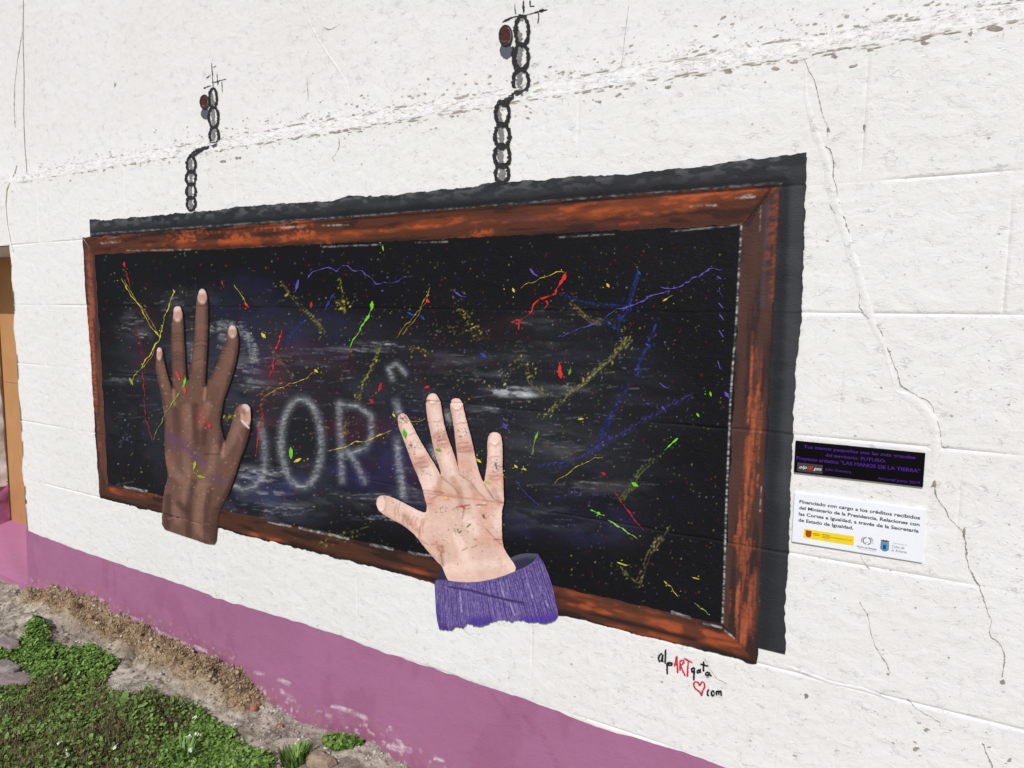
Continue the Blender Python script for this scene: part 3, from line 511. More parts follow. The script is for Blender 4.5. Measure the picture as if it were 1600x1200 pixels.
for p in [C_((700, 1120), (740, 980)), C_((860, 980), (920, 1100), (940, 1180)), C_((1060, 1060), (1100, 1150)), C_((450, 860), (560, 800)), C_((700, 520), (790, 560)), C_((880, 680), (1080, 700)), D_((730, 640), (745, 800)), D_((350, 300), (500, 460)), D_((930, 20), (950, 180)), D_((1290, 30), (1350, 170))]: hs(H2, p, 7, (182, 136, 118), .75, 4, chalk=.3)
for i, (x, y, L) in enumerate([(470, 820, 130), (500, 850, 110), (520, 870, 80), (470, 760, 100), (690, 590, 120), (700, 610, 130), (710, 635, 110), (700, 570, 90), (720, 655, 90), (910, 640, 150), (915, 665, 150), (930, 690, 140), (900, 615, 130), (660, 380, 90), (890, 410, 120), (1240, 940, 120), (1250, 965, 120), (1270, 985, 90), (1240, 760, 100), (1270, 905, 80), (410, 520, 80)]):
    hs(H2, C_((x, y+10), (x+L*.5, y+(12 if i % 2 else -10)), (x+L, y-8)), 1.3, WR, .55, 1.3)
for x, y0, y1 in [(290, 160, 300), (330, 290, 390), (350, 300, 400), (385, 300, 420), (430, 310, 420), (470, 320, 400), (520, 340, 520), (545, 330, 480), (255, 180, 300)]: hs(H2, D_((x+25, y0), (x, (y0+y1)/2), (x+12, y1)), 1.4, (170, 124, 110), .6, 1.4)
for p in [C_((740, 960), (860, 1060), (930, 1140)), C_((935, 940), (1050, 1020), (1130, 1130), (1200, 1190)), C_((1185, 1040), (1280, 1180)), D_((1230, 40), (1290, 130), (1390, 165)), D_((560, 60), (900, 110), (1100, 130), (1380, 170)), D_((590, 180), (640, 170)), D_((640, 130), (760, 60), (720, 40)), D_((740, 690), (760, 820)), D_((1210, 440), (1300, 540), (1370, 600)), D_((860, 240), (930, 195)), D_((960, 330), (980, 240)), D_((640, 600), (700, 595), (760, 640), (740, 700)), D_((520, 420), (510, 540), (600, 600))]: hs(H2, p, 1.4, WR, .65, 1.4)
for p in [D_((900, 215), (935, 208), (1035, 190)), D_((1100, 190), (1210, 190)), D_((960, 660), (1010, 635)), D_((1055, 630), (1110, 612)), D_((1080, 548), (1110, 548)), D_((1290, 548), (1410, 548))]: stroke(H2, p, 1.5, (66, 44, 52), .85, .8, .4)
for n in NL:
    q = np.array(n); cx, cy = q.mean(0); rx, ry = np.ptp(q[:, 0])/2, np.ptp(q[:, 1])/2
    blob(H2, cx, cy, rx*1.15, ry*1.12, (200, 150, 134), .8, .3); blob(H2, cx, cy, rx, ry, (232, 204, 192), .9, .25); blob(H2, cx, cy+ry*.75, rx*.6, ry*.22, (244, 226, 216), .9, .5)
    stroke(H2, [(cx-rx*.8, cy+ry*.7), (cx, cy+ry), (cx+rx*.8, cy+ry*.65)], 1, (176, 126, 110), .6, 1)
r = np.random.default_rng(4)
for cx, cy, s, n in [(340, 350, 30, 26), (440, 640, 45, 26), (740, 540, 45, 26), (960, 520, 45, 18), (1310, 850, 40, 14), (740, 1320, 30, 12), (910, 1530, 30, 10), (700, 1700, 60, 18), (1200, 1380, 60, 10), (980, 1290, 30, 8), (1000, 950, 30, 8)]:
    for _ in range(n):
        x, y = C_((cx+r.normal()*s, cy+r.normal()*s))[0]; stroke(H2, [(x, y), (x+r.normal(), y+r.normal()*.6)], .8+r.random()*.9, [(96, 56, 62), (70, 50, 70), (150, 84, 84), (120, 110, 60)][r.integers(4)], .75, .6)
stroke(H2, D_((1182, 305), (1186, 318)), 3, (66, 34, 56), .9, .8); stroke(H2, C_((1310, 830), (1320, 880)), 2.2, (66, 56, 120), .9, .8); stroke(H2, C_((560, 205), (610, 170)), 2.6, (200, 70, 90), .8, 1)
sprays(H2, .25)
for C in (H1, H2):                   # brushwork: long soft streaks, and groove shade painted in darker along the block joints
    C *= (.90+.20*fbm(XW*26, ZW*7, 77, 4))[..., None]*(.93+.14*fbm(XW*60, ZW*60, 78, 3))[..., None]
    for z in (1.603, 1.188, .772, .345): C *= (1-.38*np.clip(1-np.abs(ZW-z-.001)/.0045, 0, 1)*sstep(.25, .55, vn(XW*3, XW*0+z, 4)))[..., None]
r = np.random.default_rng(44)
for _ in range(260):
    x, y = 600+r.random()*190, 625+r.random()*260; stroke(H2, [(x, y), (x+r.normal()*1.5, y+r.normal()*1.5)], .6+r.random()*.9, [(150, 96, 90), (110, 72, 80), (200, 130, 110), (244, 226, 216)][r.integers(4)], .3+.4*r.random(), .6)
# ---- sleeve cuff
CF = canvas((74, 54, 120)); CF *= (.72+.5*fbm(XW*6, ZW*6, 62, 4))[..., None]
r = np.random.default_rng(5)
for k in range(620):
    u = r.random(); x0 = 90+u*1250; top = np.interp(x0, [80, 300, 600, 880, 1120, 1300], [400, 425, 425, 350, 250, 150])
    y0 = top+10+r.random()*470; L = 30+90*r.random(); lean = .02+.33*u
    bright = r.random(); c = (150, 136, 190) if bright > .8 else ((110, 92, 160) if bright > .4 else (54, 38, 98))
    stroke(CF, E_((x0+(y0-top)*lean, y0), (x0+(y0-top+L)*lean, y0+L)), 1.1+.7*r.random(), c, .35+.4*r.random(), .8, .7, None, k % 9)
for k in range(64):                   # dense knitted ribs
    x0 = 92+k*19.5+r.normal()*3; top = np.interp(x0, [80, 300, 600, 880, 1120, 1300], [405, 428, 428, 352, 250, 150])+6; lean = .02+.33*(k/64)
    for a_, c in ((0, (150, 136, 192)), (8, (46, 32, 88))):
        pts = [(x0+a_+(yy-top)*lean+r.normal()*2, yy) for yy in np.arange(top, 960, 45)]
        if len(pts) > 1: stroke(CF, E_(*pts), 1.15, c, .75 if a_ == 0 else .5, .6, .62, None, k % 11)
for (x, y, x2, y2) in [(1170, 530, 1190, 600), (820, 420, 875, 600), (940, 670, 990, 800), (370, 540, 385, 760), (430, 460, 470, 480), (1340, 640, 1370, 700)]: stroke(CF, E_((x, y), (x2, y2)), 1.5, (190, 182, 216), .6, .9, .5)
stroke(CF, E_((240, 480), (500, 520), (800, 600), (1080, 660)), 2.4, (44, 28, 78), .8, 1.2)
rim = E_((100, 400), (200, 400), (300, 418), (450, 428), (600, 418), (750, 388), (880, 348), (1000, 298), (1120, 246), (1200, 195), (1262, 122))
stroke(CF, rim, 3, (104, 98, 140), .8, 1.5, .6); stroke(CF, E_((90, 700), (110, 870), (150, 950)), 10, (60, 40, 130), .6, 5); stroke(CF, E_((500, 880), (700, 860)), 12, (66, 40, 140), .7, 6); stroke(CF, E_((1100, 860), (1450, 830)), 10, (72, 46, 150), .7, 5)
CI = canvas((44, 42, 66)); stroke(CI, E_((940, 150), (1120, 108), (1250, 112)), 8, (84, 84, 98), .7, 5)

# ------------------------------------------------------------------ the block wall
wall = thing('block_wall', 'whitewashed concrete block wall with a ledge, cracks and a plum painted base carrying the mural', 'wall')
XL, XR, OPL = -5.65, 4.6, -7.12
VJ = {0: [-.232], 1: [-.83], 2: [-.253], 3: [.098], 4: [-.271], 5: [-.4], 6: [-.9]}
def block(x0, x1, z0, z1, soft_left=False):
    ins = .0055
    nx = max(3, int((x1-x0)/.03)); nz = max(3, int((z1-z0)/.03))
    xs = np.concatenate([[x0, x0+ins], np.linspace(x0+.013, x1-.013, nx), [x1-ins, x1]]); zs = np.concatenate([[z0, z0+ins], np.linspace(z0+.013, z1-.013, nz), [z1-ins, z1]])
    X, Z = np.meshgrid(xs, zs); Y = wall_y(X, Z)
    amp = lambda X_, k: .0006+.0040*sstep(.36, .68, vn(X_*3.1, X_*0+k*5.3, 31))
    kz0 = round(z0*10); kz1 = round(z1*10)
    Y[0, :] += amp(X[0, :], kz0); Y[-1, :] += amp(X[-1, :], kz1)*(z1 < LZ0-.01)
    va = lambda Z_, k: .0004+.0034*sstep(.42, .75, vn(Z_*6, Z_*0+k, 35))
    if not soft_left: Y[1:-1, 0] += va(Z[1:-1, 0], round(x0*100))
    Y[1:-1, -1] += va(Z[1:-1, -1], round(x1*100))
    jx = (vn(Z*11, X*0+round(x0*10), 37)-.5)*.004; X[:, 1] += jx[:, 1]; X[:, -2] += jx[:, -2]
    jz = (vn(X*9, Z*0, 38)-.5)*.003; Z[1, :] += jz[1, :]; Z[-2, :] += jz[-2, :]
    if soft_left:                                   # rough outer arris at the doorway
        X[:, 0] += (fbm(Z[:, 0]*5, Z[:, 0]*0, 39, 4)-.5)*.10+.015; X[:, 1] = X[:, 0]+.008; Y[:, 0] += .03
    V = np.stack([X, Y, Z], -1).reshape(-1, 3); n = X.shape[1]
    i = np.arange(X.shape[0]-1)[:, None]*n+np.arange(n-1)[None]; i = i.ravel()
    F = np.stack([i, i+1, i+n+1, i+n], -1)
    return mesh_obj('block', V, F, M_block, wall, True)
for ci in range(len(JZ)-1):
    z1, z0 = JZ[ci], JZ[ci+1]; base = VJ[ci][0]; left = XL if ci > 0 else -9.2
    cuts = sorted([base+k*1.0 for k in range(-10, 6) if left+.15 < base+k < XR-.15]); cuts = [left]+cuts+[XR]
    for a_, b_ in zip(cuts[:-1], cuts[1:]): block(a_, b_, z0, z1, a_ == XL)
V, F = [], []
box(V, F, XL+.02, XR, .012, .42, -1.1, 2.43); box(V, F, -9.2, XL+.02, .012, .42, 2.02, 2.43); box(V, F, -9.2, OPL-.01, .012, .42, -1.1, 2.02)
core = mesh_obj('wall_core', V, F, M_reveal, wall)
# ledge: sloping crumbly shelf where the lower wall steps out
xs = np.arange(-9.2, XR+.001, .009); q = np.linspace(0, 1, 14)
X, Q = np.meshgrid(xs, q); nl = fbm(X*16, Q*3, 80, 5)-.5; n9 = fbm(X*50, Q*9, 81, 3)-.5
fade = np.sin(np.pi*Q)
Y = REC*Q+(wall_y(X, X*0+LZ0))*(1-Q)-fade*(nl*.05+n9*.034)-.001; Z = LZ0+(LZ1-LZ0)*Q+fade*(nl*.04+n9*.03)+(vn(X*7, X*0, 82)-.5)*.016*(1-np.abs(Q*2-1))
Z[0] = LZ0-.003; Y[0] += .004; Z[-1] = LZ1+.012+(vn(xs*18, xs*0, 84)-.5)*.022; Y[-1] -= .002
V = np.stack([X, Y, Z], -1).reshape(-1, 3); n = len(xs); i = (np.arange(13)[:, None]*n+np.arange(n-1)[None]).ravel()
mesh_obj('ledge', V, np.stack([i, i+1, i+n+1, i+n], -1), M_ledge, wall, True)
# upper render
xs = np.arange(-9.2, XR+.001, .05); zs = np.arange(LZ1-.02, 4.7, .05); X, Z = np.meshgrid(xs, zs); Y = upper_y(X, Z)
n = len(xs); i = (np.arange(len(zs)-1)[:, None]*n+np.arange(n-1)[None]).ravel()
mesh_obj('upper_render', np.stack([X, Y, Z], -1).reshape(-1, 3), np.stack([i, i+1, i+n+1, i+n], -1), M_upper, wall, True)

# ------------------------------------------------------------------ ribbons laid on the wall
def ribbon(V, F, pts, wd, off, w2=None, jit=.18, step=2.0, closed=False, seed=0):
    P = resample(pts, step); n = len(P); r = np.random.default_rng(seed+int(abs(P[0, 0])*7) % 997); b = len(V)
    T = np.gradient(P[:, :2], axis=0)
    if closed: T[0] = T[-1] = P[1, :2]-P[-2, :2]
    T /= np.hypot(T[:, 0], T[:, 1])[:, None]+1e-9
    for i in range(n):
        f = i/(n-1); hw = (wd if w2 is None else wd+(w2-wd)*f)/2*(1 if jit < .4 else .25+1.5*float(vn(i*.16, P[0, 0], 3))*float(vn(i*.6, P[0, 1], 4)+.3))
        if not closed and i in (0, n-1): hw *= .35
        nx, ny = -T[i, 1], T[i, 0]; a_, c_ = hw*(1+jit*r.normal()), hw*(1+jit*r.normal())
        if closed and i == n-1: a_ = c_ = hw
        for s in (a_, -c_):
            X_, y_, Z_ = surf(P[i, 0]+nx*s, P[i, 1]+ny*s); V.append((X_, y_-off-(.006 if y_ > .012 and y_ < REC-.006 else 0), Z_))
    F += [(b+2*i, b+2*i+1, b+2*i+3, b+2*i+2) for i in range(n-1)]
def disc(V, F, x, y, rx, ry, off, n=22, rag=.08):
    b = len(V); X_, y_, Z_ = surf(x, y); V.append((X_, y_-off, Z_)); r = np.random.default_rng(int(x*13+y))
    for k in range(n):
        a_ = 2*math.pi*k/n; q_ = 1+rag*r.normal(); X_, y_, Z_ = surf(x+rx*q_*math.cos(a_), y+ry*q_*math.sin(a_)); V.append((X_, y_-off, Z_))
    F += [(b, b+1+(k+1) % n, b+1+k) for k in range(n)]
def rib_obj(name, lst, wd, off, m, parent, w2=None, **k):
    V, F = [], []
    for p in lst: ribbon(V, F, p, wd, off, w2, **k)
    return mesh_obj(name, V, F, m, parent)
# cracks and filled seams
cr = [(1256, 92), (1263, 108), (1272, 122), (1277, 140), (1281, 165), (1290, 190), (1294, 203), (1293, 215)]
cr2 = [(1284, 226), (1299, 235), (1302, 250), (1302, 272), (1308, 300), (1307, 320), (1318, 338), (1325, 355)]
cr3 = [(1297, 320), (1306, 335), (1322, 352), (1328, 365)]
cr4 = [(1343, 458), (1343, 480), (1352, 494), (1365, 502), (1378, 520), (1380, 530), (1392, 556), (1402, 580), (1407, 602), (1422, 612), (1440, 622), (1455, 630), (1460, 645), (1468, 668), (1470, 690), (1475, 702), (1484, 696)]
cr5 = [(1459, 757), (1462, 775), (1477, 796), (1485, 812), (1503, 828), (1509, 845), (1510, 870), (1515, 890), (1528, 912), (1538, 935), (1543, 955), (1550, 970), (1546, 985), (1549, 995), (1563, 1005), (1570, 1022), (1567, 1045), (1566, 1058)]
cr6 = [(1343, 940), (1355, 960), (1362, 990), (1368, 1012), (1380, 1028), (1392, 1052)]; cr7 = [(1418, 1092), (1432, 1108), (1452, 1118), (1470, 1130)]; cr8 = [(1535, 1160), (1545, 1185), (1552, 1200)]
mi = 0
for p, wd in ((cr, 1.1), (cr2, 1.6), (cr3, 1.3), (cr4, 1.5), (cr5, 2.0), (cr6, 1.2), (cr7, 1.1), (cr8, 1.8), ([(530, 215), (532, 228), (525, 240), (519, 248), (523, 253)], 1.4), ([(505, 42), (515, 48), (532, 38)], 1.2), ([(1345, 868), (1350, 880), (1360, 890)], 1.), ([(1100, 1030), (1120, 1060), (1138, 1070)], .9)):
    rib_obj('crack', [[(x+random.uniform(-1, 1), y+random.uniform(-1, 1)) for x, y in resample(p, 7)]], wd*.8, .0012, M_crack, wall, jit=.55)
rib_obj('crack', [[(37, 0), (36, 60), (37.5, 120), (37, 180), (39, 225), (42.5, 274)]], 1.1, .0012, M_crack, wall, jit=.3)
rib_obj('crack', [[(35, 50), (28, 90), (23, 130), (22, 170), (24, 200)], [(982, 10), (976, 60), (971, 105)], [(480, 120), (482, 155)]], .7, .0012, M_hair, wall, jit=.4)
for hx, hy, a_, b_ in [(1294, 203, 3, 4), (1460, 758, 3.4, 5), (1506, 832, 3, 6), (1351, 198, 2, 4), (1360, 78, 4, 2), (1303, 89, 6, 3), (1445, 67, 8, 3), (1555, 44, 11, 3.6), (1516, 53, 3, 3), (1567, 1066, 4, 4), (1448, 1141, 4, 3.4), (1387, 1053, 3, 2), (1432, 1170, 4, 4), (1260, 1087, 3, 4), (1578, 1188, 4, 3), (1138, 112, 6, 3), (955, 135, 3, 2), (348, 252, 6, 2), (372, 247, 5, 3), (180, 132, 1.6, 3)]:
    V, F = [], []; disc(V, F, hx, hy, a_, b_, .0012, 9, .3); mesh_obj('chip', V, F, M_crack, wall)
def pits(name, n_, fx, fz, up, smax, seed, asp=1.5):
    r_ = np.random.default_rng(seed); V, F = [], []
    for _ in range(n_):
        x_, z_ = fx(r_), fz(r_); s_ = .0011+smax*r_.random()**5*(1 if x_ < -1.5 else .8); b = len(V)
        y_ = (upper_y(x_, z_) if up else wall_y(x_, z_))-.0022; a0 = (r_.random()*.8-.4)*1.5/asp; k_ = 9
        for q_ in range(k_):
            a_ = 6.283*q_/k_; e = 1+.35*r_.normal(); u_, v_ = s_*asp*e*math.cos(a_), s_*.7*e*math.sin(a_)
            V.append((x_+u_*math.cos(a0)-v_*math.sin(a0), float(y_), z_+u_*math.sin(a0)+v_*math.cos(a0)))
        F.append(tuple(range(b, b+k_)))
    return tag(mesh_obj(name, V, F, M_pit, wall), kind='stuff')
right = lambda r_: -5.6+6.6*r_.random()**.75
pits('flaked_pits', 900, right, lambda r_: LZ1+.012+abs(r_.normal())*.05, True, .0045, 51, 2.2)
pits('flaked_pits', 420, right, lambda r_: LZ1+.008+abs(r_.normal())*.008, True, .0032, 61, 7)
pits('flaked_pits', 420, right, lambda r_: LZ0-.003-abs(r_.normal())*.008, False, .0032, 52, 7)
pits('flaked_pits', 260, right, lambda r_: LZ0-.008-abs(r_.normal())*.03, False, .006, 62, 2)
pits('flaked_pits', 420, lambda r_: -2.0+3.0*r_.random()**.6, lambda r_: .32-.5*r_.random(), False, .0045, 53)
pits('flaked_pits', 260, lambda r_: -5.6+6.6*r_.random(), lambda r_: 2.0+.44*r_.random(), False, .0025, 54)
pits('flaked_pits', 240, lambda r_: -.36+1.2*r_.random(), lambda r_: .3+1.7*r_.random(), False, .003, 55)
pits('flaked_pits', 200, lambda r_: -5.6+6.2*r_.random(), lambda r_: LZ1+.05+1.1*r_.random(), True, .002, 56)
def raised(name, pts, wd, h):
    h = h*.5        # hand-filled seam standing a few millimetres proud
    P = resample([(x, y) for x, y in pts], 6); V, F = [], []; n = len(P); T = np.gradient(P, axis=0); T /= np.hypot(*T.T)[:, None]
    for i in range(n):
        k = math.sin(math.pi*min(1, max(0, (i+.4)/(n-.2))))**.5
        for s, hh in ((-1, -.001), (-.8, h*.9), (-.2, h), (.5, h*.6), (1, -.001)):
            wob = 1+.25*random.uniform(-1, 1); X_, y_, Z_ = surf(P[i, 0]-T[i, 1]*s*wd/2*wob*k, P[i, 1]+T[i, 0]*s*wd/2*wob*k); V.append((X_, y_-hh*(.5+.5*k), Z_))
    F = [(5*i+j, 5*i+j+1, 5*i+j+6, 5*i+j+5) for i in range(n-1) for j in range(4)]
    return mesh_obj(name, V, F, M_block, wall, True)
raised('filled_seam', [(1258, 112), (1258, 150), (1268, 190), (1276, 215), (1290, 250), (1298, 300), (1312, 345), (1325, 385), (1340, 430), (1350, 465), (1360, 500), (1382, 545), (1396, 600)], 18, .0035)
raised('filled_seam', [(1400, 612), (1430, 628), (1455, 655), (1462, 700), (1458, 740)], 22, .003)
raised('filled_seam', [(474, 0), (483, 35), (497, 62), (515, 90), (530, 110), (543, 132), (545, 165)], 4, .003)
raised('filled_seam', [(55, 296), (57, 345), (58, 372)], 3, .002); raised('filled_seam', [(585, 216), (585, 245)], 3, .002)
raised('filled_seam', [(1225, 1040), (1300, 1068), (1350, 1078), (1400, 1096)], 7, .003)

# plum painted base
TOPP = [(-60, 806), (43, 828), (67, 838), (110, 855), (150, 868), (200, 885), (253, 903), (300, 918), (333, 932), (400, 953), (467, 972), (533, 994), (600, 1019), (667, 1040), (733, 1063), (800, 1085), (867, 1109), (933, 1136), (1000, 1154), (1067, 1174), (1133, 1197), (1200, 1222), (1290, 1250)]
tx, tz = wall_pt(np.array([p[0] for p in TOPP]), np.array([p[1] for p in TOPP]))
GP = [(0, 897), (47, 922), (110, 931), (143, 940), (200, 973), (243, 987), (287, 1009), (350, 1033), (400, 1083), (460, 1117), (510, 1137), (580, 1150), (633, 1186), (680, 1215)]
gx, gz = wall_pt(np.array([p[0] for p in GP]), np.array([p[1] for p in GP]))
gx = np.concatenate([[-60, -9.], gx, [4, 60]]); gz = np.concatenate([[gz[0]-.02]*2, gz, [gz[-1]-.05, gz[-1]-.1]])
PC = canvas((158, 103, 137)); PC *= (.9+.2*fbm(XW*3, ZW*5, 66, 4))[..., None]; g_ = (np.interp(XW, gx, gz)); hgt = ZW-g_
a = (sstep(.16, .0, hgt+(fbm(XW*10, ZW*10, 67, 3)-.5)*.12)*.5)[..., None]; PC[:] = PC*(1-a)+lin((150, 92, 116))*a
a = (sstep(.58, .64, fbm(XW*5, ZW*2.2, 68, 4))*.35)[..., None]; PC[:] = PC*(1-a)+lin((146, 86, 118))*a
a = (sstep(.68, .72, fbm(XW*34, ZW*46, 69, 4))*sstep(.14, .02, hgt)*.8)[..., None]; PC[:] = PC*(1-a)+lin((205, 184, 196))*a
a = (sstep(.60, .66, fbm(XW*40, ZW*40, 165, 3))*sstep(.16, .0, hgt)*.55)[..., None]; PC[:] = PC*(1-a)+lin((150, 122, 104))*a
for p, wd in [([(190, 960), (215, 968)], 4), ([(222, 975), (240, 982)], 3), ([(255, 990), (290, 1005)], 5), ([(305, 1010), (322, 1016)], 5), ([(436, 1062), (452, 1068)], 5), ([(520, 1103), (545, 1110), (572, 1122)], 5), ([(400, 1050), (412, 1053)], 4), ([(610, 1165), (640, 1172)], 9), ([(625, 1158), (630, 1164)], 5), ([(680, 1185), (692, 1188)], 4), ([(610, 1136), (612, 1140)], 3), ([(110, 928), (140, 934)], 5), ([(440, 1078), (444, 1084)], 3)]:
    stroke(PC, p, wd, (216, 200, 208), .85, 1.5, .8)
stroke(PC, [(820, 1118), (850, 1150), (870, 1195)], 5, (138, 76, 110), .5, 4, .9); stroke(PC, [(770, 1085), (795, 1120)], 6, (138, 76, 110), .4, 4, .9)
NX = 620; xs = np.concatenate([np.linspace(XL-.0, -.2, NX), np.arange(-.1, XR, .1)]); NZ = 70
top = np.interp(xs, tx, tz, right=tz[-1])+(fbm(xs*14, xs*0, 64, 3)-.5)*.012; bot = np.interp(xs, gx, gz)-.12
Q = np.linspace(0, 1, NZ)[:, None]; X = np.repeat(xs[None], NZ, 0); Z = bot*(1-Q)+top*Q; hh = Z-np.interp(xs, gx, gz)
rough = sstep(.10, -.02, hh)*sstep(-4.2, -5.0, X)
Y = wall_y(X, Z)-.0022-rough*(.03*fbm(X*14, Z*18, 65, 4))-(fbm(X*20, Z*20, 63, 3)-.3)*.012*sstep(.15, 0, hh)
V = np.stack([X, Y, Z], -1).reshape(-1, 3); n = len(xs); i = (np.arange(NZ-1)[:, None]*n+np.arange(n-1)[None]).ravel()
mesh_obj('plum_base', V, np.stack([i, i+1, i+n+1, i+n], -1), M_plinth, wall, True, sample(PC, V[:, 0], V[:, 2]))

# doorway
dw = thing('doorway', 'recess at the left edge with rough white side and plum skirting around the ochre door', 'doorway')
def rough_sheet(name, o, u, v, nu, nv, m, parent, amp, seed, col=None):
    A = np.linspace(0, 1, nu); Bq = np.linspace(0, 1, nv); U, W = np.meshgrid(A, Bq); o, u, v = map(np.array, (o, u, v)); nrm = np.cross(u, v).astype(float); nrm /= np.linalg.norm(nrm)
    P = o+U[..., None]*u+W[..., None]*v+nrm*((fbm(U*np.linalg.norm(u)*9, W*np.linalg.norm(v)*9, seed, 4)-.5)*amp)[..., None]
    i = (np.arange(nv-1)[:, None]*nu+np.arange(nu-1)[None]).ravel(); V = P.reshape(-1, 3)
    c = None if col is None else np.tile(lin(col), (len(V), 1))*(.8+.4*fbm(V[:, 1]*9+V[:, 0]*3, V[:, 2]*9, seed+1, 3))[:, None]
    return mesh_obj(name, V, np.stack([i, i+1, i+nu+1, i+nu], -1), m, parent, True, c)
rough_sheet('side_render', (OPL, 0, -.02), (0, .6, 0), (0, 0, 2.04), 24, 80, M_reveal, dw, .05, 101)
rough_sheet('side_skirting', (OPL+.012, 0, -.5), (0, .6, 0), (0, 0, .52), 26, 30, M_plinth, dw, .05, 103, (166, 98, 136))
rough_sheet('soffit', (OPL, .6, 2.012), (1.49, 0, 0), (0, -.6, 0), 20, 12, M_reveal, dw, .006, 105)
rough_sheet('threshold', (-9.2, -.0, -.475), (3.62, 0, 0), (0, .66, .16), 40, 16, M_plinth, dw, .02, 107, (176, 116, 150))
rough_sheet('front_step', (-9.2, -.02, -.62), (3.56, 0, 0), (0, .02, .15), 50, 6, M_plinth, dw, .01, 109, (166, 106, 140))
rough_sheet('left_pier', (-9.2, -.002, -.02), (9.2+OPL, 0, 0), (0, 0, 2.04), 50, 40, M_block, dw, .008, 111)
door = thing('door', 'ochre painted door set deep in the doorway at the left edge', 'door')
V, F = [], []; box(V, F, OPL+.02, XL+.5, .545, .585, -.47, .92); mesh_obj('lower_leaf', V, F, M_ochre, door)
V, F = [], []; box(V, F, OPL+.02, XL+.5, .545, .585, .923, 2.05); mesh_obj('upper_leaf', V, F, M_ochre, door)
V, F = [], []; box(V, F, OPL-.02, OPL+.022, .535, .6, -.47, 2.05); mesh_obj('door_post', V, F, flat('dark_post_paint', (96, 66, 44), .6), door)
# thin wire that comes over the ledge and down to the door head
def tube(name, pts, rad, m, off, parent=None):
    P = np.array([surf(*p) for p in resample(pts, 5)]); P[:, 1] -= off; P[:, 0] += 0; V, F = [], []
    for i in range(len(P)):
        t = P[min(i+1, len(P)-1)]-P[max(i-1, 0)]; t /= np.linalg.norm(t)+1e-9; a_ = np.cross(t, (0, 1, 0)); a_ /= np.linalg.norm(a_)+1e-9; b_ = np.cross(t, a_)
        V += [tuple(P[i]+rad*(a_*math.cos(k*math.pi/3)+b_*math.sin(k*math.pi/3))) for k in range(6)]
    F = [(6*i+k, 6*i+(k+1) % 6, 6*i+6+(k+1) % 6, 6*i+6+k) for i in range(len(P)-1) for k in range(6)]
    return mesh_obj(name, V, F, m, parent, True)
tag(tube('cable', [(27, 258), (24, 270), (17, 284), (12, 296), (10, 320), (12, 350), (17, 378), (21, 392)], .0045, M_cable, .006), 'thin whitewashed cable running down from the ledge beside the door head', 'cable')

# ------------------------------------------------------------------ mural: chalkboard with frame
def grid_sheet(name, X, Z, off, C, m, parent):
    Y = wall_y(X, Z)+groove(X, Z)*.9-off; V = np.stack([X, Y, Z], -1).reshape(-1, 3); n = X.shape[1]
    i = (np.arange(X.shape[0]-1)[:, None]*n+np.arange(n-1)[None]).ravel()
    return mesh_obj(name, V, np.stack([i, i+1, i+n+1, i+n], -1), m, parent, True, sample(C, V[:, 0], V[:, 2]))
def xline(x0, x1, step=1.45):        # wall positions spaced about one picture cell apart
    pa, pb = photo_px(x0, 1.2)[0], photo_px(x1, 1.2)[0]; p = np.linspace(pa, pb, max(3, int(abs(pb-pa)/step))); return wall_pt(p, 600+0*p)[0]*0+np.array([_xinv(q) for q in p])
_XT = np.linspace(-6.2, .6, 4000); _PT = photo_px(_XT, 1.2)[0]
def _xinv(q): return np.interp(q, _PT, _XT)
board = thing('painted_chalkboard', 'mural of a black chalkboard in a brown wooden frame splashed with coloured paint', 'mural')
xs = xline(-4.60, -.565, 1.12); zs = np.arange(.43, 1.95, .0034)
GXB, GZB = np.meshgrid(xs, zs)
grid_sheet('board_surface', GXB, GZB, .0040, B, M_board, board)
def rail(name, a0, a1, b0, b1, nu, nv, C, label, s):   # outer edge a0-a1, inner edge b0-b1
    ux = np.linspace(0, 1, nu)[None]; v = np.linspace(0, 1, nv)[:, None]
    hor = abs(a1[0]-a0[0]) > 1
    if hor: px = np.array([_xinv(q_) for q_ in np.linspace(photo_px(a0[0], 1.2)[0], photo_px(a1[0], 1.2)[0], nu)]); ux = ((px-a0[0])/(a1[0]-a0[0]))[None]
    ax = a0[0]+(a1[0]-a0[0])*ux; az = a0[1]+(a1[1]-a0[1])*ux; bx = b0[0]+(b1[0]-b0[0])*ux; bz = b0[1]+(b1[1]-b0[1])*ux
    key = ax if hor else az
    ja = (fbm(key*18, key*0+s, 55, 4)-.5)*.016+(fbm(key*60, key*0+s, 56, 4)-.5)*.006; jb = (fbm(key*14, key*0+s, 57, 4)-.5)*.012+(fbm(key*60, key*0+s, 58, 4)-.5)*.005
    if hor: az = az+ja; bz = bz+jb
    else: ax = ax+ja; bx = bx+jb
    o = grid_sheet(name, ax*(1-v)+bx*v, az*(1-v)+bz*v, .0052, C, M_rail, board); o['label'] = label; return o
OT, OB = [(-4.706, 2.03), (-.475, 2.031)], [(-4.65, .344), (-.475, .345)]; IT, IB = [(-4.57, 1.922), (-.595, 1.902)], [(-4.545, .457), (-.601, .463)]
rail('frame_rail', OT[0], OT[1], IT[0], IT[1], 760, 32, RT, 'top rail streaked with bright orange', 1)
rail('frame_rail', OB[0], OB[1], IB[0], IB[1], 760, 32, RB, 'bottom rail, dark brown with orange streaks', 2)
rail('frame_rail', OT[0], OB[0], IT[0], IB[0], 400, 20, RL, 'left rail, reddish brown', 3)
rail('frame_rail', OT[1], OB[1], IT[1], IB[1], 430, 34, RR, 'right rail, dark brown with an orange streak', 4)
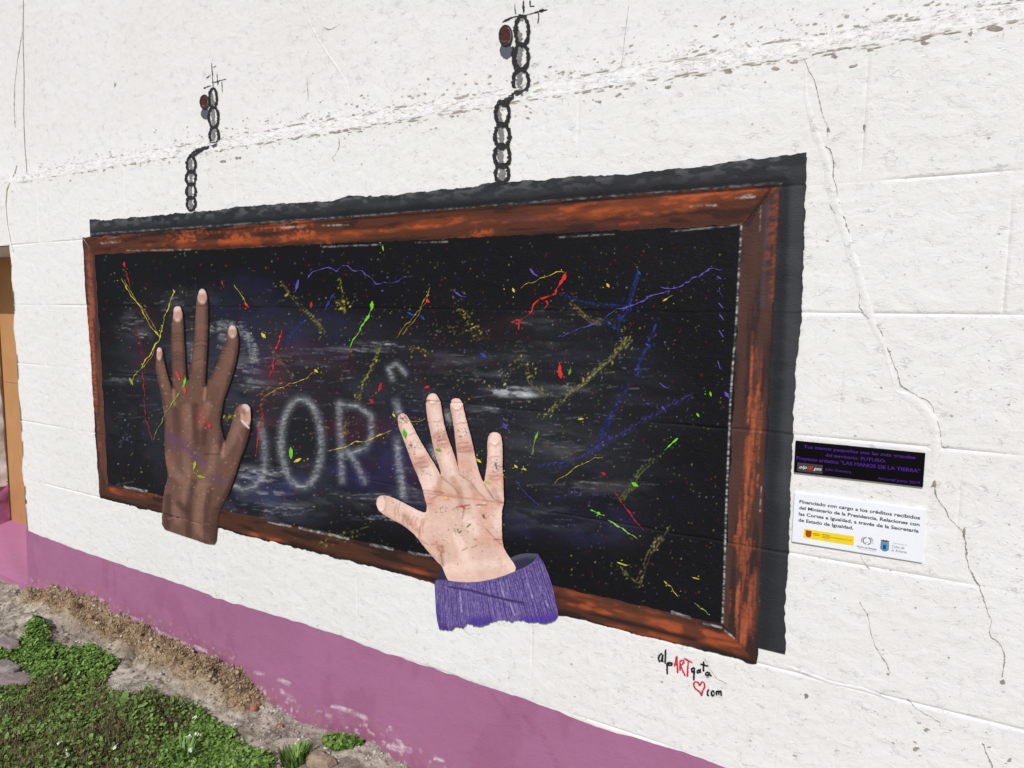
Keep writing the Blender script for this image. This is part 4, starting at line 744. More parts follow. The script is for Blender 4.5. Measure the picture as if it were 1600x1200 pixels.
def band(name, P4, nu, nv, seed, hor):
    a0, a1, b0, b1 = P4; u = np.linspace(0, 1, nu)[None]; v = np.linspace(0, 1, nv)[:, None]
    ax = a0[0]+(a1[0]-a0[0])*u; az = a0[1]+(a1[1]-a0[1])*u; bx = b0[0]+(b1[0]-b0[0])*u; bz = b0[1]+(b1[1]-b0[1])*u
    key = ax if hor else az; j = (fbm(key*5, key*0+seed, 75, 5)-.5)*(.034 if hor else .02)+(fbm(key*45, key*0+seed, 76, 5)-.5)*.010
    if hor: az = az+j
    else: ax = ax+j
    return ax*(1-v)+bx*v, az*(1-v)+bz*v
sa, sb = band('s', [(-4.617, 2.129), (-.398, 2.117), (-4.617, 2.02), (-.398, 2.02)], 800, 24, 1, True)
ps = grid_sheet('painted_shadow', sa, sb, .0034, SH, M_board, board); ps['label'] = 'grey painted shadow strip above the frame'
sa, sb = band('s', [(-.395, 2.112), (-.386, .405), (-.49, 2.112), (-.49, .405)], 430, 26, 2, False)
ps = grid_sheet('painted_shadow', sa, sb, .0040, SH, M_board, board); ps['label'] = 'grey painted shadow strip right of the frame'
# chalk letters: the very cells of board they were drawn on, as parts
def stroke_cells(name, segs, wd, off, C, parent, label=None, step=1.6, m=None, minw=0):
    V, F = [], []
    for s in segs:
        P = resample(s, step); T = np.gradient(P, axis=0); T /= np.hypot(*T.T)[:, None]+1e-9; n = len(P); k = max(3, int(wd/1.6)+1); b = len(V)
        for i in range(n):
            for j in range(k):
                o_ = (j/(k-1)-.5)*wd*(1+.12*math.sin(i*1.7+j)); X_, Z_ = wall_pt(P[i, 0]-T[i, 1]*o_, P[i, 1]+T[i, 0]*o_); V.append((X_, 0, Z_))
        F += [(b+i*k+j, b+i*k+j+1, b+i*k+k+j+1, b+i*k+k+j) for i in range(n-1) for j in range(k-1)]
    V = np.array(V); V[:, 1] = wall_y(V[:, 0], V[:, 2])+groove(V[:, 0], V[:, 2])*.9-off
    o = mesh_obj(name, V, np.array(F), m or M_board, parent, True, sample(C, V[:, 0], V[:, 2]))
    if label: o['label'] = label
    return o
for nm, segs, wd, a_ in LETTERS:
    stroke_cells('chalk_letter' if nm != 'tick' else 'chalk_mark', segs, wd+3, .0048, B, board, {'tick': 'white chalk hook above the letters', 'A': 'traces of chalk seen between the pale fingers'}.get(nm, 'smudged white chalk letter '+nm))

# ------------------------------------------------------------------ painted hands
def inside(P, x, y):
    c = np.zeros(x.shape, bool); n = len(P)
    for i in range(n):
        x0, y0 = P[i]; x1, y1 = P[(i+1) % n]
        if y0 == y1: continue
        c ^= ((y0 > y) != (y1 > y)) & (x < (x1-x0)*(y-y0)/(y1-y0)+x0)
    return c
def smooth_poly(P, it=1):
    keep = None
    P = np.array(P, float)
    for _ in range(it):
        Q_ = np.roll(P, -1, 0); P = np.stack([P*.78+Q_*.22, P*.22+Q_*.78], 1).reshape(-1, 2)
    return P
def poly_sheet(name, P, off, C, m, parent, step=1.5, sm=1, jit=0., label=None):
    P = smooth_poly(P, sm) if sm else np.array(P, float)
    P = resample(np.vstack([P, P[:1]]), step*1.1)[:-1]
    if jit: P = P+rng.normal(size=P.shape)*jit
    x, y = np.meshgrid(np.arange(P[:, 0].min(), P[:, 0].max(), step), np.arange(P[:, 1].min(), P[:, 1].max(), step)); x[1::2] += step/2
    x, y = x.ravel(), y.ravel(); k = inside(P, x, y); x, y = x[k], y[k]
    Q_ = np.vstack([P, np.stack([x, y], -1)]); n = len(P)
    r_ = delaunay_2d_cdt([Vector(q) for q in Q_], [(i, (i+1) % n) for i in range(n)], [], 1, 1e-4)
    V2 = np.array([tuple(v) for v in r_[0]]); X_, Z_ = wall_pt(V2[:, 0], V2[:, 1]); Y_ = wall_y(X_, Z_)+groove(X_, Z_)*.9-off
    F = np.array([tuple(f) for f in r_[2]]); V = np.stack([X_, Y_, Z_], -1); a_, b_, c_ = V[F[:, 0]], V[F[:, 1]], V[F[:, 2]]
    if np.cross(b_-a_, c_-a_)[:, 1].mean() > 0: F = F[:, ::-1].copy()
    o = mesh_obj(name, V, F, m, parent, True, sample(C, X_, Z_))
    if label: o['label'] = label
    return o
bh = thing('painted_hand', 'painted dark brown hand reaching up over the left end of the chalkboard', 'hand', group='painted hands on the chalkboard')
lh = thing('painted_hand', 'painted pale pink hand coming out of a purple sleeve, low on the chalkboard', 'hand', group='painted hands on the chalkboard')
SB = [(x+(2.2 if x > 0 else 0), y+.6) for x, y in HB]
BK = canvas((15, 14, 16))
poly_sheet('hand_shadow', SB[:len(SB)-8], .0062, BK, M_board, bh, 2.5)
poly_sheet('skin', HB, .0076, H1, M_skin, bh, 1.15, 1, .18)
for n_ in NB: poly_sheet('fingernail', n_, .0088, H1, M_skin, bh, 1.2)
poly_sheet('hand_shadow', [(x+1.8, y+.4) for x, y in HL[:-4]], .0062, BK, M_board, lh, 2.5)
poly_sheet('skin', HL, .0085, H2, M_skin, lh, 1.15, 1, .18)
for n_ in NL: poly_sheet('fingernail', n_, .0096, H2, M_skin, lh, 1.2)
cuff = thing('painted_cuff', 'painted ribbed purple sleeve cuff around the wrist of the pale hand', 'cuff')
poly_sheet('cuff_lining', E_((100, 410), (118, 330), (165, 235), (200, 320), (400, 300), (800, 290), (900, 170), (1020, 115), (1120, 98), (1220, 103), (1266, 110), (1240, 200), (1000, 330), (600, 450), (200, 440)), .0074, CI, M_wool, cuff)
front = rim+E_((1310, 190), (1370, 330), (1410, 450), (1450, 620), (1478, 750), (1482, 800))
be = [(1482, 800), (1450, 850), (1400, 880), (1330, 895), (1250, 885), (1150, 880), (1080, 860), (1020, 850), (960, 880), (900, 860), (840, 850), (780, 860), (720, 880), (650, 920), (580, 935), (520, 920), (480, 900), (440, 905), (400, 945), (350, 935), (310, 930), (270, 970), (200, 965), (135, 960)]
be2 = []
for x, y in resample(be, 9): be2.append((x, y+random.uniform(-20, 18)*random.random()))
front += E_(*be2)+E_((110, 870), (95, 750), (85, 560), (80, 430))
poly_sheet('ribbed_knit', front, .0102, CF, M_wool, cuff, 1.0, 0)
# ---- splashes as parts
r = np.random.default_rng(9); DROPS = {}
for i, (pts, w1, w2_, c) in enumerate(SPL):
    V, F = [], []; n0 = len(V)
    P = resample(pts, 1.6) if len(pts) > 1 else np.array([pts[0], pts[0]])
    T = np.gradient(P, axis=0) if len(P) > 2 else np.array([P[-1]-P[0]]*len(P)); T = T/(np.hypot(*T.T)[:, None]+1e-6); n = len(P); cc = []
    onhand = bool(inside(HB, np.array([P[0, 0]]), np.array([P[0, 1]]))[0] or inside(HL, np.array([P[0, 0]]), np.array([P[0, 1]]))[0] or inside(HB, np.array([P[-1, 0]]), np.array([P[-1, 1]]))[0])
    off = .0112 if onhand else .0066
    def put(pts_w, VV=None, FF=None):
        VV = V if VV is None else VV; FF = F if FF is None else FF; b = len(VV); m_ = len(pts_w)
        for (x, y, tx_, ty_, hw) in pts_w:
            for s in (-1, 0, 1):
                X_, Z_ = wall_pt(x-ty_*s*hw, y+tx_*s*hw); VV.append((float(X_), float(wall_y(X_, Z_)+groove(X_, Z_)*.9)-off-(.0006 if s == 0 else 0), float(Z_)))
        FF.extend([(b+3*i_+j, b+3*i_+j+1, b+3*i_+4+j, b+3*i_+3+j) for i_ in range(m_-1) for j in range(2)])
    wob = np.stack([vn(np.arange(n)*.23+i*3.7, np.zeros(n)+1, 6)-.5, vn(np.arange(n)*.23+i*3.7, np.zeros(n)+7, 6)-.5], -1)*(2.6 if n > 8 else 0); P = P+wob
    lst = []; thin = .72 if (n > 8 and c[0] > 150 and c[1] > 120) else 1
    for j in range(n):
        f = j/(n-1); hw = thin*(w1+(w2_-w1)*f)/2*.72*(.12+1.75*vn(j*.45, i*3.1, 5)**1.6) if n > 8 else (w1+(w2_-w1)*f)/2*.85*(.75+.4*vn(j*.5, i*3.1, 5))
        if j in (0, n-1): hw *= .6
        lst.append((P[j, 0], P[j, 1], T[j, 0], T[j, 1], max(hw, .2)))
    e0, e1 = P[0]-T[0]*w1*.4, P[-1]+T[-1]*w2_*.4
    put([(e0[0], e0[1], T[0, 0], T[0, 1], w1*.08)]+lst+[(e1[0], e1[1], T[-1, 0], T[-1, 1], w2_*.08)])
    key = 'B' if onhand and P[0, 0] < 420 else ('L' if onhand else 'W'); DV, DF, DC = DROPS.setdefault(key, ([], [], [])); nd = len(DV)
    for _ in range(4 if n > 8 else 3):          # satellite drops
        p = P[r.integers(n)]; s = max(w1, w2_); x, y = p[0]+r.normal()*s*1.5, p[1]+r.normal()*s*1.5; q = .35+.8*r.random()**2
        put([(x-q, y, 1, 0, q*.4), (x, y, 1, 0, q), (x+q, y, 1, 0, q*.4)], DV, DF)
    DC += [lin(c)*.9]*(len(DV)-nd)
    own = bh if (onhand and P[0, 0] < 420) else (lh if onhand else board)
    cl = np.tile(lin(c), (len(V), 1))*(.75+.4*np.random.default_rng(i).random((len(V), 1)))
    mesh_obj('paint_splash', V, F, M_splash, own, True, cl)
for k, (DV, DF, DC) in DROPS.items(): tag(mesh_obj('paint_drops', DV, DF, M_splash, {'B': bh, 'L': lh, 'W': board}[k], True, np.array(DC)), kind='stuff')

# ------------------------------------------------------------------ painted chains with nail heads
def G4(*p): return [(740+x/4, y/4) for x, y in p]
def L4(*p): return [(280+x/4.8, 90+y/4.8) for x, y in p]
def ellp(f, cx, cy, rx, ry, a0=0, a1=360): return f(*ell(cx, cy, rx, ry, a0, a1, 26))
def chain(label, f, links, core_, ledge, nail, nsh, cr_, wl, sc):
    t = thing('painted_chain', label, 'chain', group='painted chains above the chalkboard')
    for k, (cx, cy, rx, ry) in enumerate(links): rib_obj('chain_link', [ellp(f, cx, cy, rx*.95, ry*1.04)], wl, .0040+.0005*(k % 2), M_charcoal, t, closed=True, step=1.8, jit=.28)
    for c in core_: rib_obj('chain_core', [f(*c)], wl*1.45, .0026, M_greyline, t, jit=.3)
    for c in ledge: rib_obj('chain_link', [f(*c)], wl*.7, .0045, M_charcoal, t, jit=.3)
    for c in cr_: rib_obj('painted_crack', [f(*c)], wl*.42, .002, M_charcoal, t, jit=.4)
    V, F = [], []; x, y = f(nail[:2])[0]; disc(V, F, x, y, nail[2]*sc, nail[3]*sc, .0055, 26, .04); mesh_obj('nail_head', V, F, M_nail, t)
    rib_obj('nail_rim', [ellp(f, *nail[:2], nail[2]*.98, nail[3]*.98)], 1.5, .0066, M_charcoal, t, closed=True)
    for e_ in (ellp(f, nail[0], nail[1], nail[2]*.8, nail[3]*.8, -70, 60), ellp(f, nail[0]-nail[2]*.2, nail[1]+nail[3]*.3, nail[2]*.4, nail[3]*.3, 20, 150)): rib_obj('nail_highlight', [e_], 1.0, .0075, M_greyline, t, jit=.5)
    V, F = [], []; x, y = f(nsh[:2])[0]; disc(V, F, x, y, nsh[2]*sc, nsh[3]*sc, .0024, 22, .04); mesh_obj('nail_shadow', V, F, M_nsh, t)
    return t
chain('thicker painted chain with a round brown nail head, at the top centre of the wall', G4,
      [(305, 195, 42, 92), (302, 355, 45, 78), (298, 510, 50, 72), (183, 712, 44, 72), (182, 850, 48, 74), (182, 975, 50, 70), (182, 1085, 44, 56)],
      [((262, 160), (285, 240), (292, 300), (285, 400), (290, 580)), ((150, 665), (170, 780), (178, 860), (168, 960), (180, 1040), (172, 1130)), ((262, 140), (310, 110)), ((185, 1060), (195, 1130))],
      [((325, 578), (270, 585), (215, 625), (145, 665)), ((262, 600), (205, 650), (180, 668)), ((250, 290), (245, 350), (262, 440))], (205, 225, 42, 66), (205, 318, 40, 50),
      [((180, 140), (225, 115), (270, 102), (330, 95), (400, 75), (465, 60)), ((260, 20), (258, 50), (266, 90)), ((314, 2), (312, 40), (314, 85)), ((355, 0), (352, 40), (382, 38)), ((405, 80), (408, 110), (402, 150)), ((320, 90), (300, 120))], 5.6, .25)
chain('thinner painted chain with a reddish nail head, above the brown hand', L4,
      [(258, 305, 30, 72), (262, 448, 38, 76), (266, 590, 36, 66), (92, 802, 34, 58), (90, 902, 37, 54), (92, 1000, 36, 56), (92, 1095, 34, 50)],
      [((235, 255), (255, 350), (258, 480), (262, 640)), ((85, 760), (90, 900), (84, 1000), (92, 1140))],
      [((262, 655), (190, 680), (120, 705), (70, 750)), ((240, 672), (160, 700), (105, 742))], (197, 335, 34, 54), (197, 422, 32, 42),
      [((245, 38), (250, 120), (258, 235)), ((205, 155), (240, 130)), ((250, 80), (282, 60)), ((185, 230), (240, 210)), ((255, 190), (290, 178), (355, 160)), ((285, 115), (292, 210)), ((322, 180), (325, 262))], 3.8, .208)

# ------------------------------------------------------------------ signature under the frame
sg = thing('painted_signature', 'hand lettered alpARTgata com signature with a red heart, under the frame corner', 'signature')
def S4(*p): return [(1010+x/10.667, 1000+y/10.667) for x, y in p]
for nm, segs, m in [('letter', [((268, 215), (228, 240), (205, 300), (222, 352), (262, 335), (278, 230), (270, 330), (285, 368))], M_black_ink), ('letter', [((325, 150), (318, 380), (332, 392))], M_black_ink),
    ('letter', [((352, 362), (350, 570)), ((355, 380), (400, 368), (436, 388), (415, 418), (360, 402))], M_black_ink), ('letter', [((470, 440), (510, 265), (525, 550)), ((480, 402), (518, 402))], M_red_ink),
    ('letter', [((566, 330), (562, 510)), ((566, 340), (620, 330), (632, 370), (570, 420), (652, 600))], M_red_ink), ('letter', [((628, 300), (772, 378)), ((700, 342), (685, 612))], M_red_ink),
    ('letter', [((800, 450), (755, 480), (760, 526), (800, 510), (802, 455), (790, 672))], M_black_ink), ('letter', [((885, 490), (850, 515), (850, 550), (888, 530), (896, 480), (908, 548))], M_black_ink),
    ('letter', [((955, 350), (955, 525)), ((900, 395), (1030, 432))], M_black_ink), ('letter', [((1040, 530), (1000, 540), (985, 575), (1030, 590), (1046, 540), (1060, 580), (1092, 602))], M_black_ink),
    ('heart', [((885, 762), (870, 705), (820, 690), (785, 730), (810, 800), (890, 860), (925, 930), (935, 850), (975, 780), (970, 712), (930, 692), (890, 760))], M_red_ink),
    ('letter', [((1050, 820), (1018, 855), (1020, 912), (1050, 925))], M_black_ink), ('letter', [tuple(ell(1110, 885, 24, 40))], M_black_ink), ('letter', [((1170, 840), (1170, 920)), ((1170, 862), (1204, 842), (1210, 915)), ((1210, 862), (1244, 842), (1250, 930))], M_black_ink)]:
    segs = [s for s in segs]
    lt = rib_obj(nm, [S4(*segs[0])], 2.6 if m is M_red_ink else 2.8, .0024, m, sg, step=1.2, jit=.2)
    for s in segs[1:]: rib_obj('letter_stroke', [S4(*s)], 2.6 if m is M_red_ink else 2.8, .0030, m, lt, step=1.2, jit=.2)

# ------------------------------------------------------------------ the two plaques
def plaque_frame(name, label, x0, x1, z0, z1, m, tilt=0):
    t = thing(name, label, 'plaque'); yb = -.006
    me = bpy.data.meshes.new('plate'); V, F = [], []; e = .0008
    V = [(x0, 0, z0), (x1, 0, z0), (x1, 0, z1), (x0, 0, z1), (x0, yb-.003, z0), (x1, yb-.003, z0), (x1, yb-.003, z1), (x0, yb-.003, z1), (x0+e, yb-.004, z0+e), (x1-e, yb-.004, z0+e), (x1-e, yb-.004, z1-e), (x0+e, yb-.004, z1-e)]
    F = [(8, 9, 10, 11), (4, 5, 9, 8), (5, 6, 10, 9), (6, 7, 11, 10), (7, 4, 8, 11), (0, 1, 5, 4), (1, 2, 6, 5), (2, 3, 7, 6), (3, 0, 4, 7)]
    mesh_obj('plate', V, F, m, t); return t, yb-.0046
def text(s, x, z, h, wid, m, parent, y, bold=.0, name='lettering', label=None, slant=0, align='LEFT'):
    cu = bpy.data.curves.new(name, 'FONT'); cu.body = s; cu.size = 1; cu.offset = bold; cu.shear = slant; cu.resolution_u = 3
    ob = bpy.data.objects.new(name, cu); COL.objects.link(ob); bpy.context.view_layer.update()
    me = bpy.data.meshes.new_from_object(ob.evaluated_get(bpy.context.evaluated_depsgraph_get())); COL.objects.unlink(ob); bpy.data.objects.remove(ob)
    co = np.zeros(len(me.vertices)*3, np.float32); me.vertices.foreach_get('co', co); co = co.reshape(-1, 3)
    x0_, x1_ = co[:, 0].min(), co[:, 0].max(); sx = wid/(x1_-x0_)
    out = np.stack([x+(co[:, 0]-x0_)*sx, np.full(len(co), y), z+co[:, 1]*h/.72], -1).astype(np.float32)
    me.vertices.foreach_set('co', out.ravel()); me.materials.clear(); finish(me, m, False)
    o = bpy.data.objects.new(name, me); COL.objects.link(o); o.parent = parent
    if label: o['label'] = label
    return o
M_pb = flat('glossy_black_plaque', (8, 6, 10), .5, .08, .05, 8); M_pw = flat('white_printed_plaque', (226, 229, 236), .4, .4, .02, 8)
M_vi = flat('violet_print', (72, 36, 128), .5, .1, .1); M_bk = flat('black_print', (34, 34, 40), .5, .3, .05); M_ye = flat('yellow_print', (232, 200, 30), .5, .3, .03)
M_gp = flat('grey_print', (120, 122, 128), .5, .3, .05); M_rp = flat('red_print', (196, 36, 44), .5, .3, .05); M_wp = flat('white_print', (225, 225, 225), .5, .3, .03); M_bp = flat('blue_print', (74, 142, 190), .5, .3, .05); M_dg = flat('dark_grey_print', (58, 54, 54), .5, .3, .05)
M_np = flat('navy_print', (30, 56, 96), .5, .3, .05); M_mr = flat('maroon_print', (150, 60, 36), .5, .3, .3, 300)
p1, yy = plaque_frame('black_plaque', 'glossy black plaque with violet lettering, right of the frame, above the white one', -.384, -.001, 1.060, 1.1685, M_pb)
def quad(name, x0, x1, z0, z1, y, m, parent, label=None):
    o = mesh_obj(name, [(x0, y, z0), (x1, y, z0), (x1, y, z1), (x0, y, z1)], [(0, 1, 2, 3)], m, parent)
    if label: o['label'] = label
    return o
text('Tus manos pequeñas son las más grandes', -.357, 1.1475, .0105, .330, M_vi, p1, yy, .018)
text('del territorio. FUTURO.', -.288, 1.1265, .0105, .180, M_vi, p1, yy, .018)
text('Proyecto artístico "LAS MANOS DE LA TIERRA"', -.378, 1.1055, .0115, .366, M_vi, p1, yy, .018)
quad('logo_panel', -.374, -.294, 1.0655, 1.0955, yy, M_dg, p1)
text('alp', -.368, 1.0765, .011, .025, M_wp, p1, yy-.0008, .0, 'logo_lettering', None, .3); text('ART', -.342, 1.0745, .013, .018, M_rp, p1, yy-.0008, .03, 'logo_lettering'); text('gata', -.322, 1.0765, .011, .024, M_wp, p1, yy-.0008, .0, 'logo_lettering', None, .3)
text('Julio Romera', -.287, 1.0790, .0085, .080, M_vi, p1, yy, .01); text('Almarail junio 2019', -.129, 1.0690, .0085, .119, M_vi, p1, yy, .01)
p2, yy = plaque_frame('white_plaque', 'white plaque with black text and a yellow logo strip, below the black plaque', -.379, .012, .817, .989, M_pw)
for s, z, x, wd in [('Financiado con cargo a los créditos recibidos', .9560, -.361, .358), ('del Ministerio de la Presidencia, Relaciones con', .9345, -.361, .358), ('las Cortes e Igualdad, a través de la Secretaría', .9130, -.361, .357), ('de Estado de Igualdad.', .8915, -.361, .170)]:
    text(s, x, z, .0115, wd, M_bk, p2, yy, .022)
quad('logo_strip', -.342, -.187, .8375, .8690, yy, M_ye, p2)
def poly(name, pts, y, m, parent): return mesh_obj(name, [(x, y, z) for x, z in pts], [tuple(range(len(pts)))], m, parent)
poly('crest', [(-.336, .8645), (-.331, .867), (-.322, .867), (-.317, .8645), (-.3175, .848), (-.322, .842), (-.331, .842), (-.3355, .848)], yy-.0006, M_mr, p2)
quad('crest', -.332, -.321, .8655, .8675, yy-.001, M_ye, p2)
text('GOBIERNO', -.313, .8565, .0030, .022, M_bk, p2, yy-.0006, .01, 'small_print'); text('DE ESPAÑA', -.313, .8515, .0030, .022, M_bk, p2, yy-.0006, .01, 'small_print')
text('MINISTERIO', -.283, .8575, .0030, .022, M_bk, p2, yy-.0006, .01, 'small_print'); text('DE LA PRESIDENCIA, RELACIONES CON LAS CORTES', -.283, .8525, .0026, .090, M_bk, p2, yy-.0006, .01, 'small_print'); text('E IGUALDAD', -.283, .8478, .0026, .022, M_bk, p2, yy-.0006, .01, 'small_print')
def arc(V, F, cx, cz, r_, wd, a0, a1, y, n=18):
    b = len(V)
    for k in range(n+1):
        a_ = math.radians(a0+(a1-a0)*k/n)
        for q_ in (r_-wd/2, r_+wd/2): V.append((cx+q_*math.cos(a_), y, cz+q_*math.sin(a_)))
    F += [(b+2*k, b+2*k+1, b+2*k+3, b+2*k+2) for k in range(n)]
V, F = [], []; cx, cz = -.148, .8605; arc(V, F, cx, cz, .0115, .0026, 100, 260, yy); arc(V, F, cx, cz, .0115, .0026, -80, 80, yy); arc(V, F, cx, cz, .0155, .001, 130, 200, yy); arc(V, F, cx, cz, .0155, .001, 10, 60, yy); arc(V, F, cx, cz, .0175, .0008, 150, 210, yy); arc(V, F, cx, cz, .0175, .0008, -20, 50, yy); arc(V, F, cx, cz, .005, .0012, 220, 320, yy)
mesh_obj('round_emblem', V, F, M_dg, p2)
text('Pacto de Estado', -.176, .8350, .0056, .058, M_bk, p2, yy, .01, 'small_print'); text('contra la violencia de género', -.174, .8295, .0026, .054, M_gp, p2, yy, .0, 'small_print')
poly('town_shield', [(-.108, .8655), (-.084, .8655), (-.0835, .842), (-.090, .8365), (-.096, .8345), (-.102, .8365), (-.1085, .842)], yy, M_gp, p2)
poly('town_shield', [(-.106, .864), (-.086, .864), (-.0855, .843), (-.096, .8375), (-.1065, .843)], yy-.0006, M_bp, p2)
poly('town_shield', [(-.100, .857), (-.093, .857), (-.092, .843), (-.101, .843)], yy-.0012, M_np, p2)
poly('crown', [(-.107, .8665), (-.085, .8665), (-.083, .873), (-.088, .870), (-.091, .8745), (-.096, .871), (-.101, .8745), (-.104, .870), (-.109, .873)], yy, M_dg, p2)
text('Ayuntamiento de', -.074, .8655, .0036, .040, M_gp, p2, yy, .0, 'small_print', None, .3); text('Cubo de', -.076, .8525, .0085, .036, M_gp, p2, yy, .004, 'small_print', None, .35); text('la Solana', -.077, .8400, .0085, .044, M_gp, p2, yy, .004, 'small_print', None, .35)

# ------------------------------------------------------------------ ground
def ground_z0(X, y): return np.interp(X, gx, gz)-.02+np.minimum(-y, 30)*-.035
def ground_pt(px, py):
    a_ = (px-800)/FPX; b_ = -(py-600)/FPX; d = _fw+R_*a_+U_*b_; t = 3.0
    for _ in range(40):
        P = np.array([0, -DIST, CAMH])+t*d; t += (P[2]-ground_z0(P[0], P[1]))/(-d[2])*.8
    return P[0], P[1]
GR = [(-60, 1032), (0, 1018), (38, 1000), (48, 982), (60, 976), (70, 992), (80, 1008), (100, 1013), (130, 1016), (160, 1021), (181, 1034), (170, 1046), (163, 1060), (165, 1078), (185, 1092), (215, 1087), (240, 1084), (270, 1094), (300, 1110), (325, 1120), (342, 1135), (366, 1148), (370, 1168), (388, 1180), (420, 1205), (440, 1260), (380, 1500), (-60, 1500)]
HOLE = [(-40, 1034), (10, 1034), (40, 1040), (54, 1056), (48, 1074), (20, 1078), (-40, 1080)]
grass_poly = np.array([ground_pt(*p) for p in GR]); hole_poly = np.array([ground_pt(*p) for p in HOLE])
bank = [(50, 925), (110, 945), (180, 975), (240, 1005), (300, 1040), (345, 1065), (395, 1090)]; bank_w = np.array([ground_pt(x, y+6) for x, y in bank])
def seg_d(P, X, Y):
    d = np.full(X.shape, 1e9)
    for (ax, ay), (bx, by) in zip(P[:-1], P[1:]):
        L = (bx-ax)**2+(by-ay)**2; t = np.clip(((X-ax)*(bx-ax)+(Y-ay)*(by-ay))/L, 0, 1); d = np.minimum(d, np.hypot(X-ax-t*(bx-ax), Y-ay-t*(by-ay)))
    return d
def grow(lo, hi, far, step):
    a_ = list(np.arange(lo, hi, step)); s = step; l_, r_ = [], []; x = lo
    while x > -far: s *= 1.35; x -= s; l_.append(x)
    s = step; x = a_[-1]
    while x < far: s *= 1.35; x += s; r_.append(x)
    return np.array(l_[::-1]+a_+r_)
gxs = grow(-7.2, -1.2, 260, .011); ys_ = grow(-2.3, .05, 260, .011); ys_ = ys_[ys_ < .06]; ys_ = np.append(ys_, [.5, 1.2, 8, 60])
X, Y = np.meshgrid(gxs, ys_)
ginside = inside(grass_poly, X, Y) & ~inside(hole_poly, X, Y)
bd = seg_d(bank_w, X, Y); soil = np.clip(sstep(.17, .07, bd+(fbm(X*8, Y*8, 122, 3)-.5)*.12), 0, 1)
def relief(X, Y, soil):
    crk = np.abs(fbm(X*2.1, Y*2.6, 125, 5)-.5); crk2 = np.abs(fbm(X*4+9, Y*4, 126, 4)-.5)
    z = (fbm(X*2.5, Y*2.5, 120, 3)-.5)*.05+(fbm(X*11, Y*13, 121, 5)-.5)*.046+(fbm(X*36, Y*40, 124, 3)-.5)*.02
    z = z-.022*sstep(.022, .004, crk)-.012*sstep(.014, .003, crk2)
    return z*(1-.3*soil)+soil*(.045+(fbm(X*13, Y*13, 123, 5)-.5)*.15)
near = sstep(9, 3, np.hypot(X+4, Y+1))
Z = ground_z0(X, Y)+relief(X, Y, soil)*near-.02*ginside
Z = np.where(Y > .06, np.minimum(Z, -.62), Z)
crk = np.abs(fbm(X*2.1, Y*2.6, 125, 5)-.5); dark = sstep(.02, .004, crk)
col = np.stack([soil, ginside.astype(float), np.clip(dark, 0, 1)], -1).reshape(-1, 3)
def ground_mat():
    m, t, b = newmat('worn_concrete_and_soil', .92, .15)
    a = t.nodes.new('ShaderNodeVertexColor'); a.layer_name = 'paint'; s = t.nodes.new('ShaderNodeSeparateColor'); t.links.new(a.outputs[0], s.inputs[0])
    n_ = noise(t, coords(t), 7, 6, .7, .4); n_b = noise(t, coords(t), 45, 5, .75); n_c = noise(t, coords(t), 2.1, 4, .6)
    conc = mix(t, ramp(t, n_, [(.40, 0), (.58, 1)]), (.24, .205, .16), (.62, .55, .45))
    conc = mix(t, ramp(t, n_b, [(.56, 0), (.68, 1)]), conc, (.68, .62, .53)); conc = mix(t, ramp(t, n_b, [(.32, 1), (.42, 0)]), conc, (.13, .115, .09))
    conc = mix(t, ramp(t, n_c, [(.52, 0), (.66, .7)]), conc, (.31, .25, .21))
    so_ = mix(t, ramp(t, n_b, [(.35, 0), (.65, 1)]), (.18, .11, .06), (.50, .36, .22))
    so_ = mix(t, ramp(t, n_, [(.5, 0), (.7, 1)]), so_, (.50, .385, .25))
    gr = mix(t, ramp(t, n_b, [(.4, 0), (.65, 1)]), (.09, .065, .035), (.22, .145, .085))
    c = mix(t, s.outputs[0], conc, so_); c = mix(t, s.outputs[1], c, gr); t.links.new(c, b.inputs['Base Color'])
    n0 = bump(t, b, n_b, .018); bump(t, b, noise(t, coords(t), 190, 3, .7), .003, 1, n0); return m
i = (np.arange(len(ys_)-1)[:, None]*len(gxs)+np.arange(len(gxs)-1)[None]).ravel(); n = len(gxs)
g = mesh_obj('ground', np.stack([X, Y, Z], -1).reshape(-1, 3), np.stack([i, i+1, i+n+1, i+n], -1), ground_mat(), None, True, col); g['kind'] = 'structure'
def gz_at(x, y):
    x = np.atleast_1d(x); y = np.atleast_1d(y); s_ = np.clip(sstep(.17, .07, seg_d(bank_w, x, y)+(fbm(x*8, y*8, 122, 3)-.5)*.12), 0, 1)
    return ground_z0(x, y)+relief(x, y, s_)*sstep(9, 3, np.hypot(x+4, y+1))

# ---- low green cover: clover leaflets and blades
def leafmat(name, cs, rough=.55):
    m, t, b = newmat(name, rough, .3); g_ = t.nodes.new('ShaderNodeNewGeometry')
    t.links.new(ramp(t, g_.outputs['Random Per Island'], [(k/(len(cs)-1), c) for k, c in enumerate(cs)]), b.inputs['Base Color'])
    b.inputs['Transmission Weight'].default_value = 0; b.inputs['Subsurface Weight'].default_value = 0; return m
M_leaf = leafmat('clover_leaf', [(.045, .095, .018), (.10, .19, .032), (.16, .27, .05), (.24, .35, .09)])
M_dry = leafmat('dry_moss_and_straw', [(.10, .07, .035), (.20, .14, .075), (.12, .12, .045), (.30, .23, .13)])
M_straw = leafmat('dry_straw', [(.30, .21, .12), (.46, .34, .20), (.20, .13, .07), (.55, .44, .29)])
M_clod = leafmat('soil_clod', [(.16, .10, .06), (.33, .23, .14), (.42, .31, .19), (.18, .115, .065)], .95)
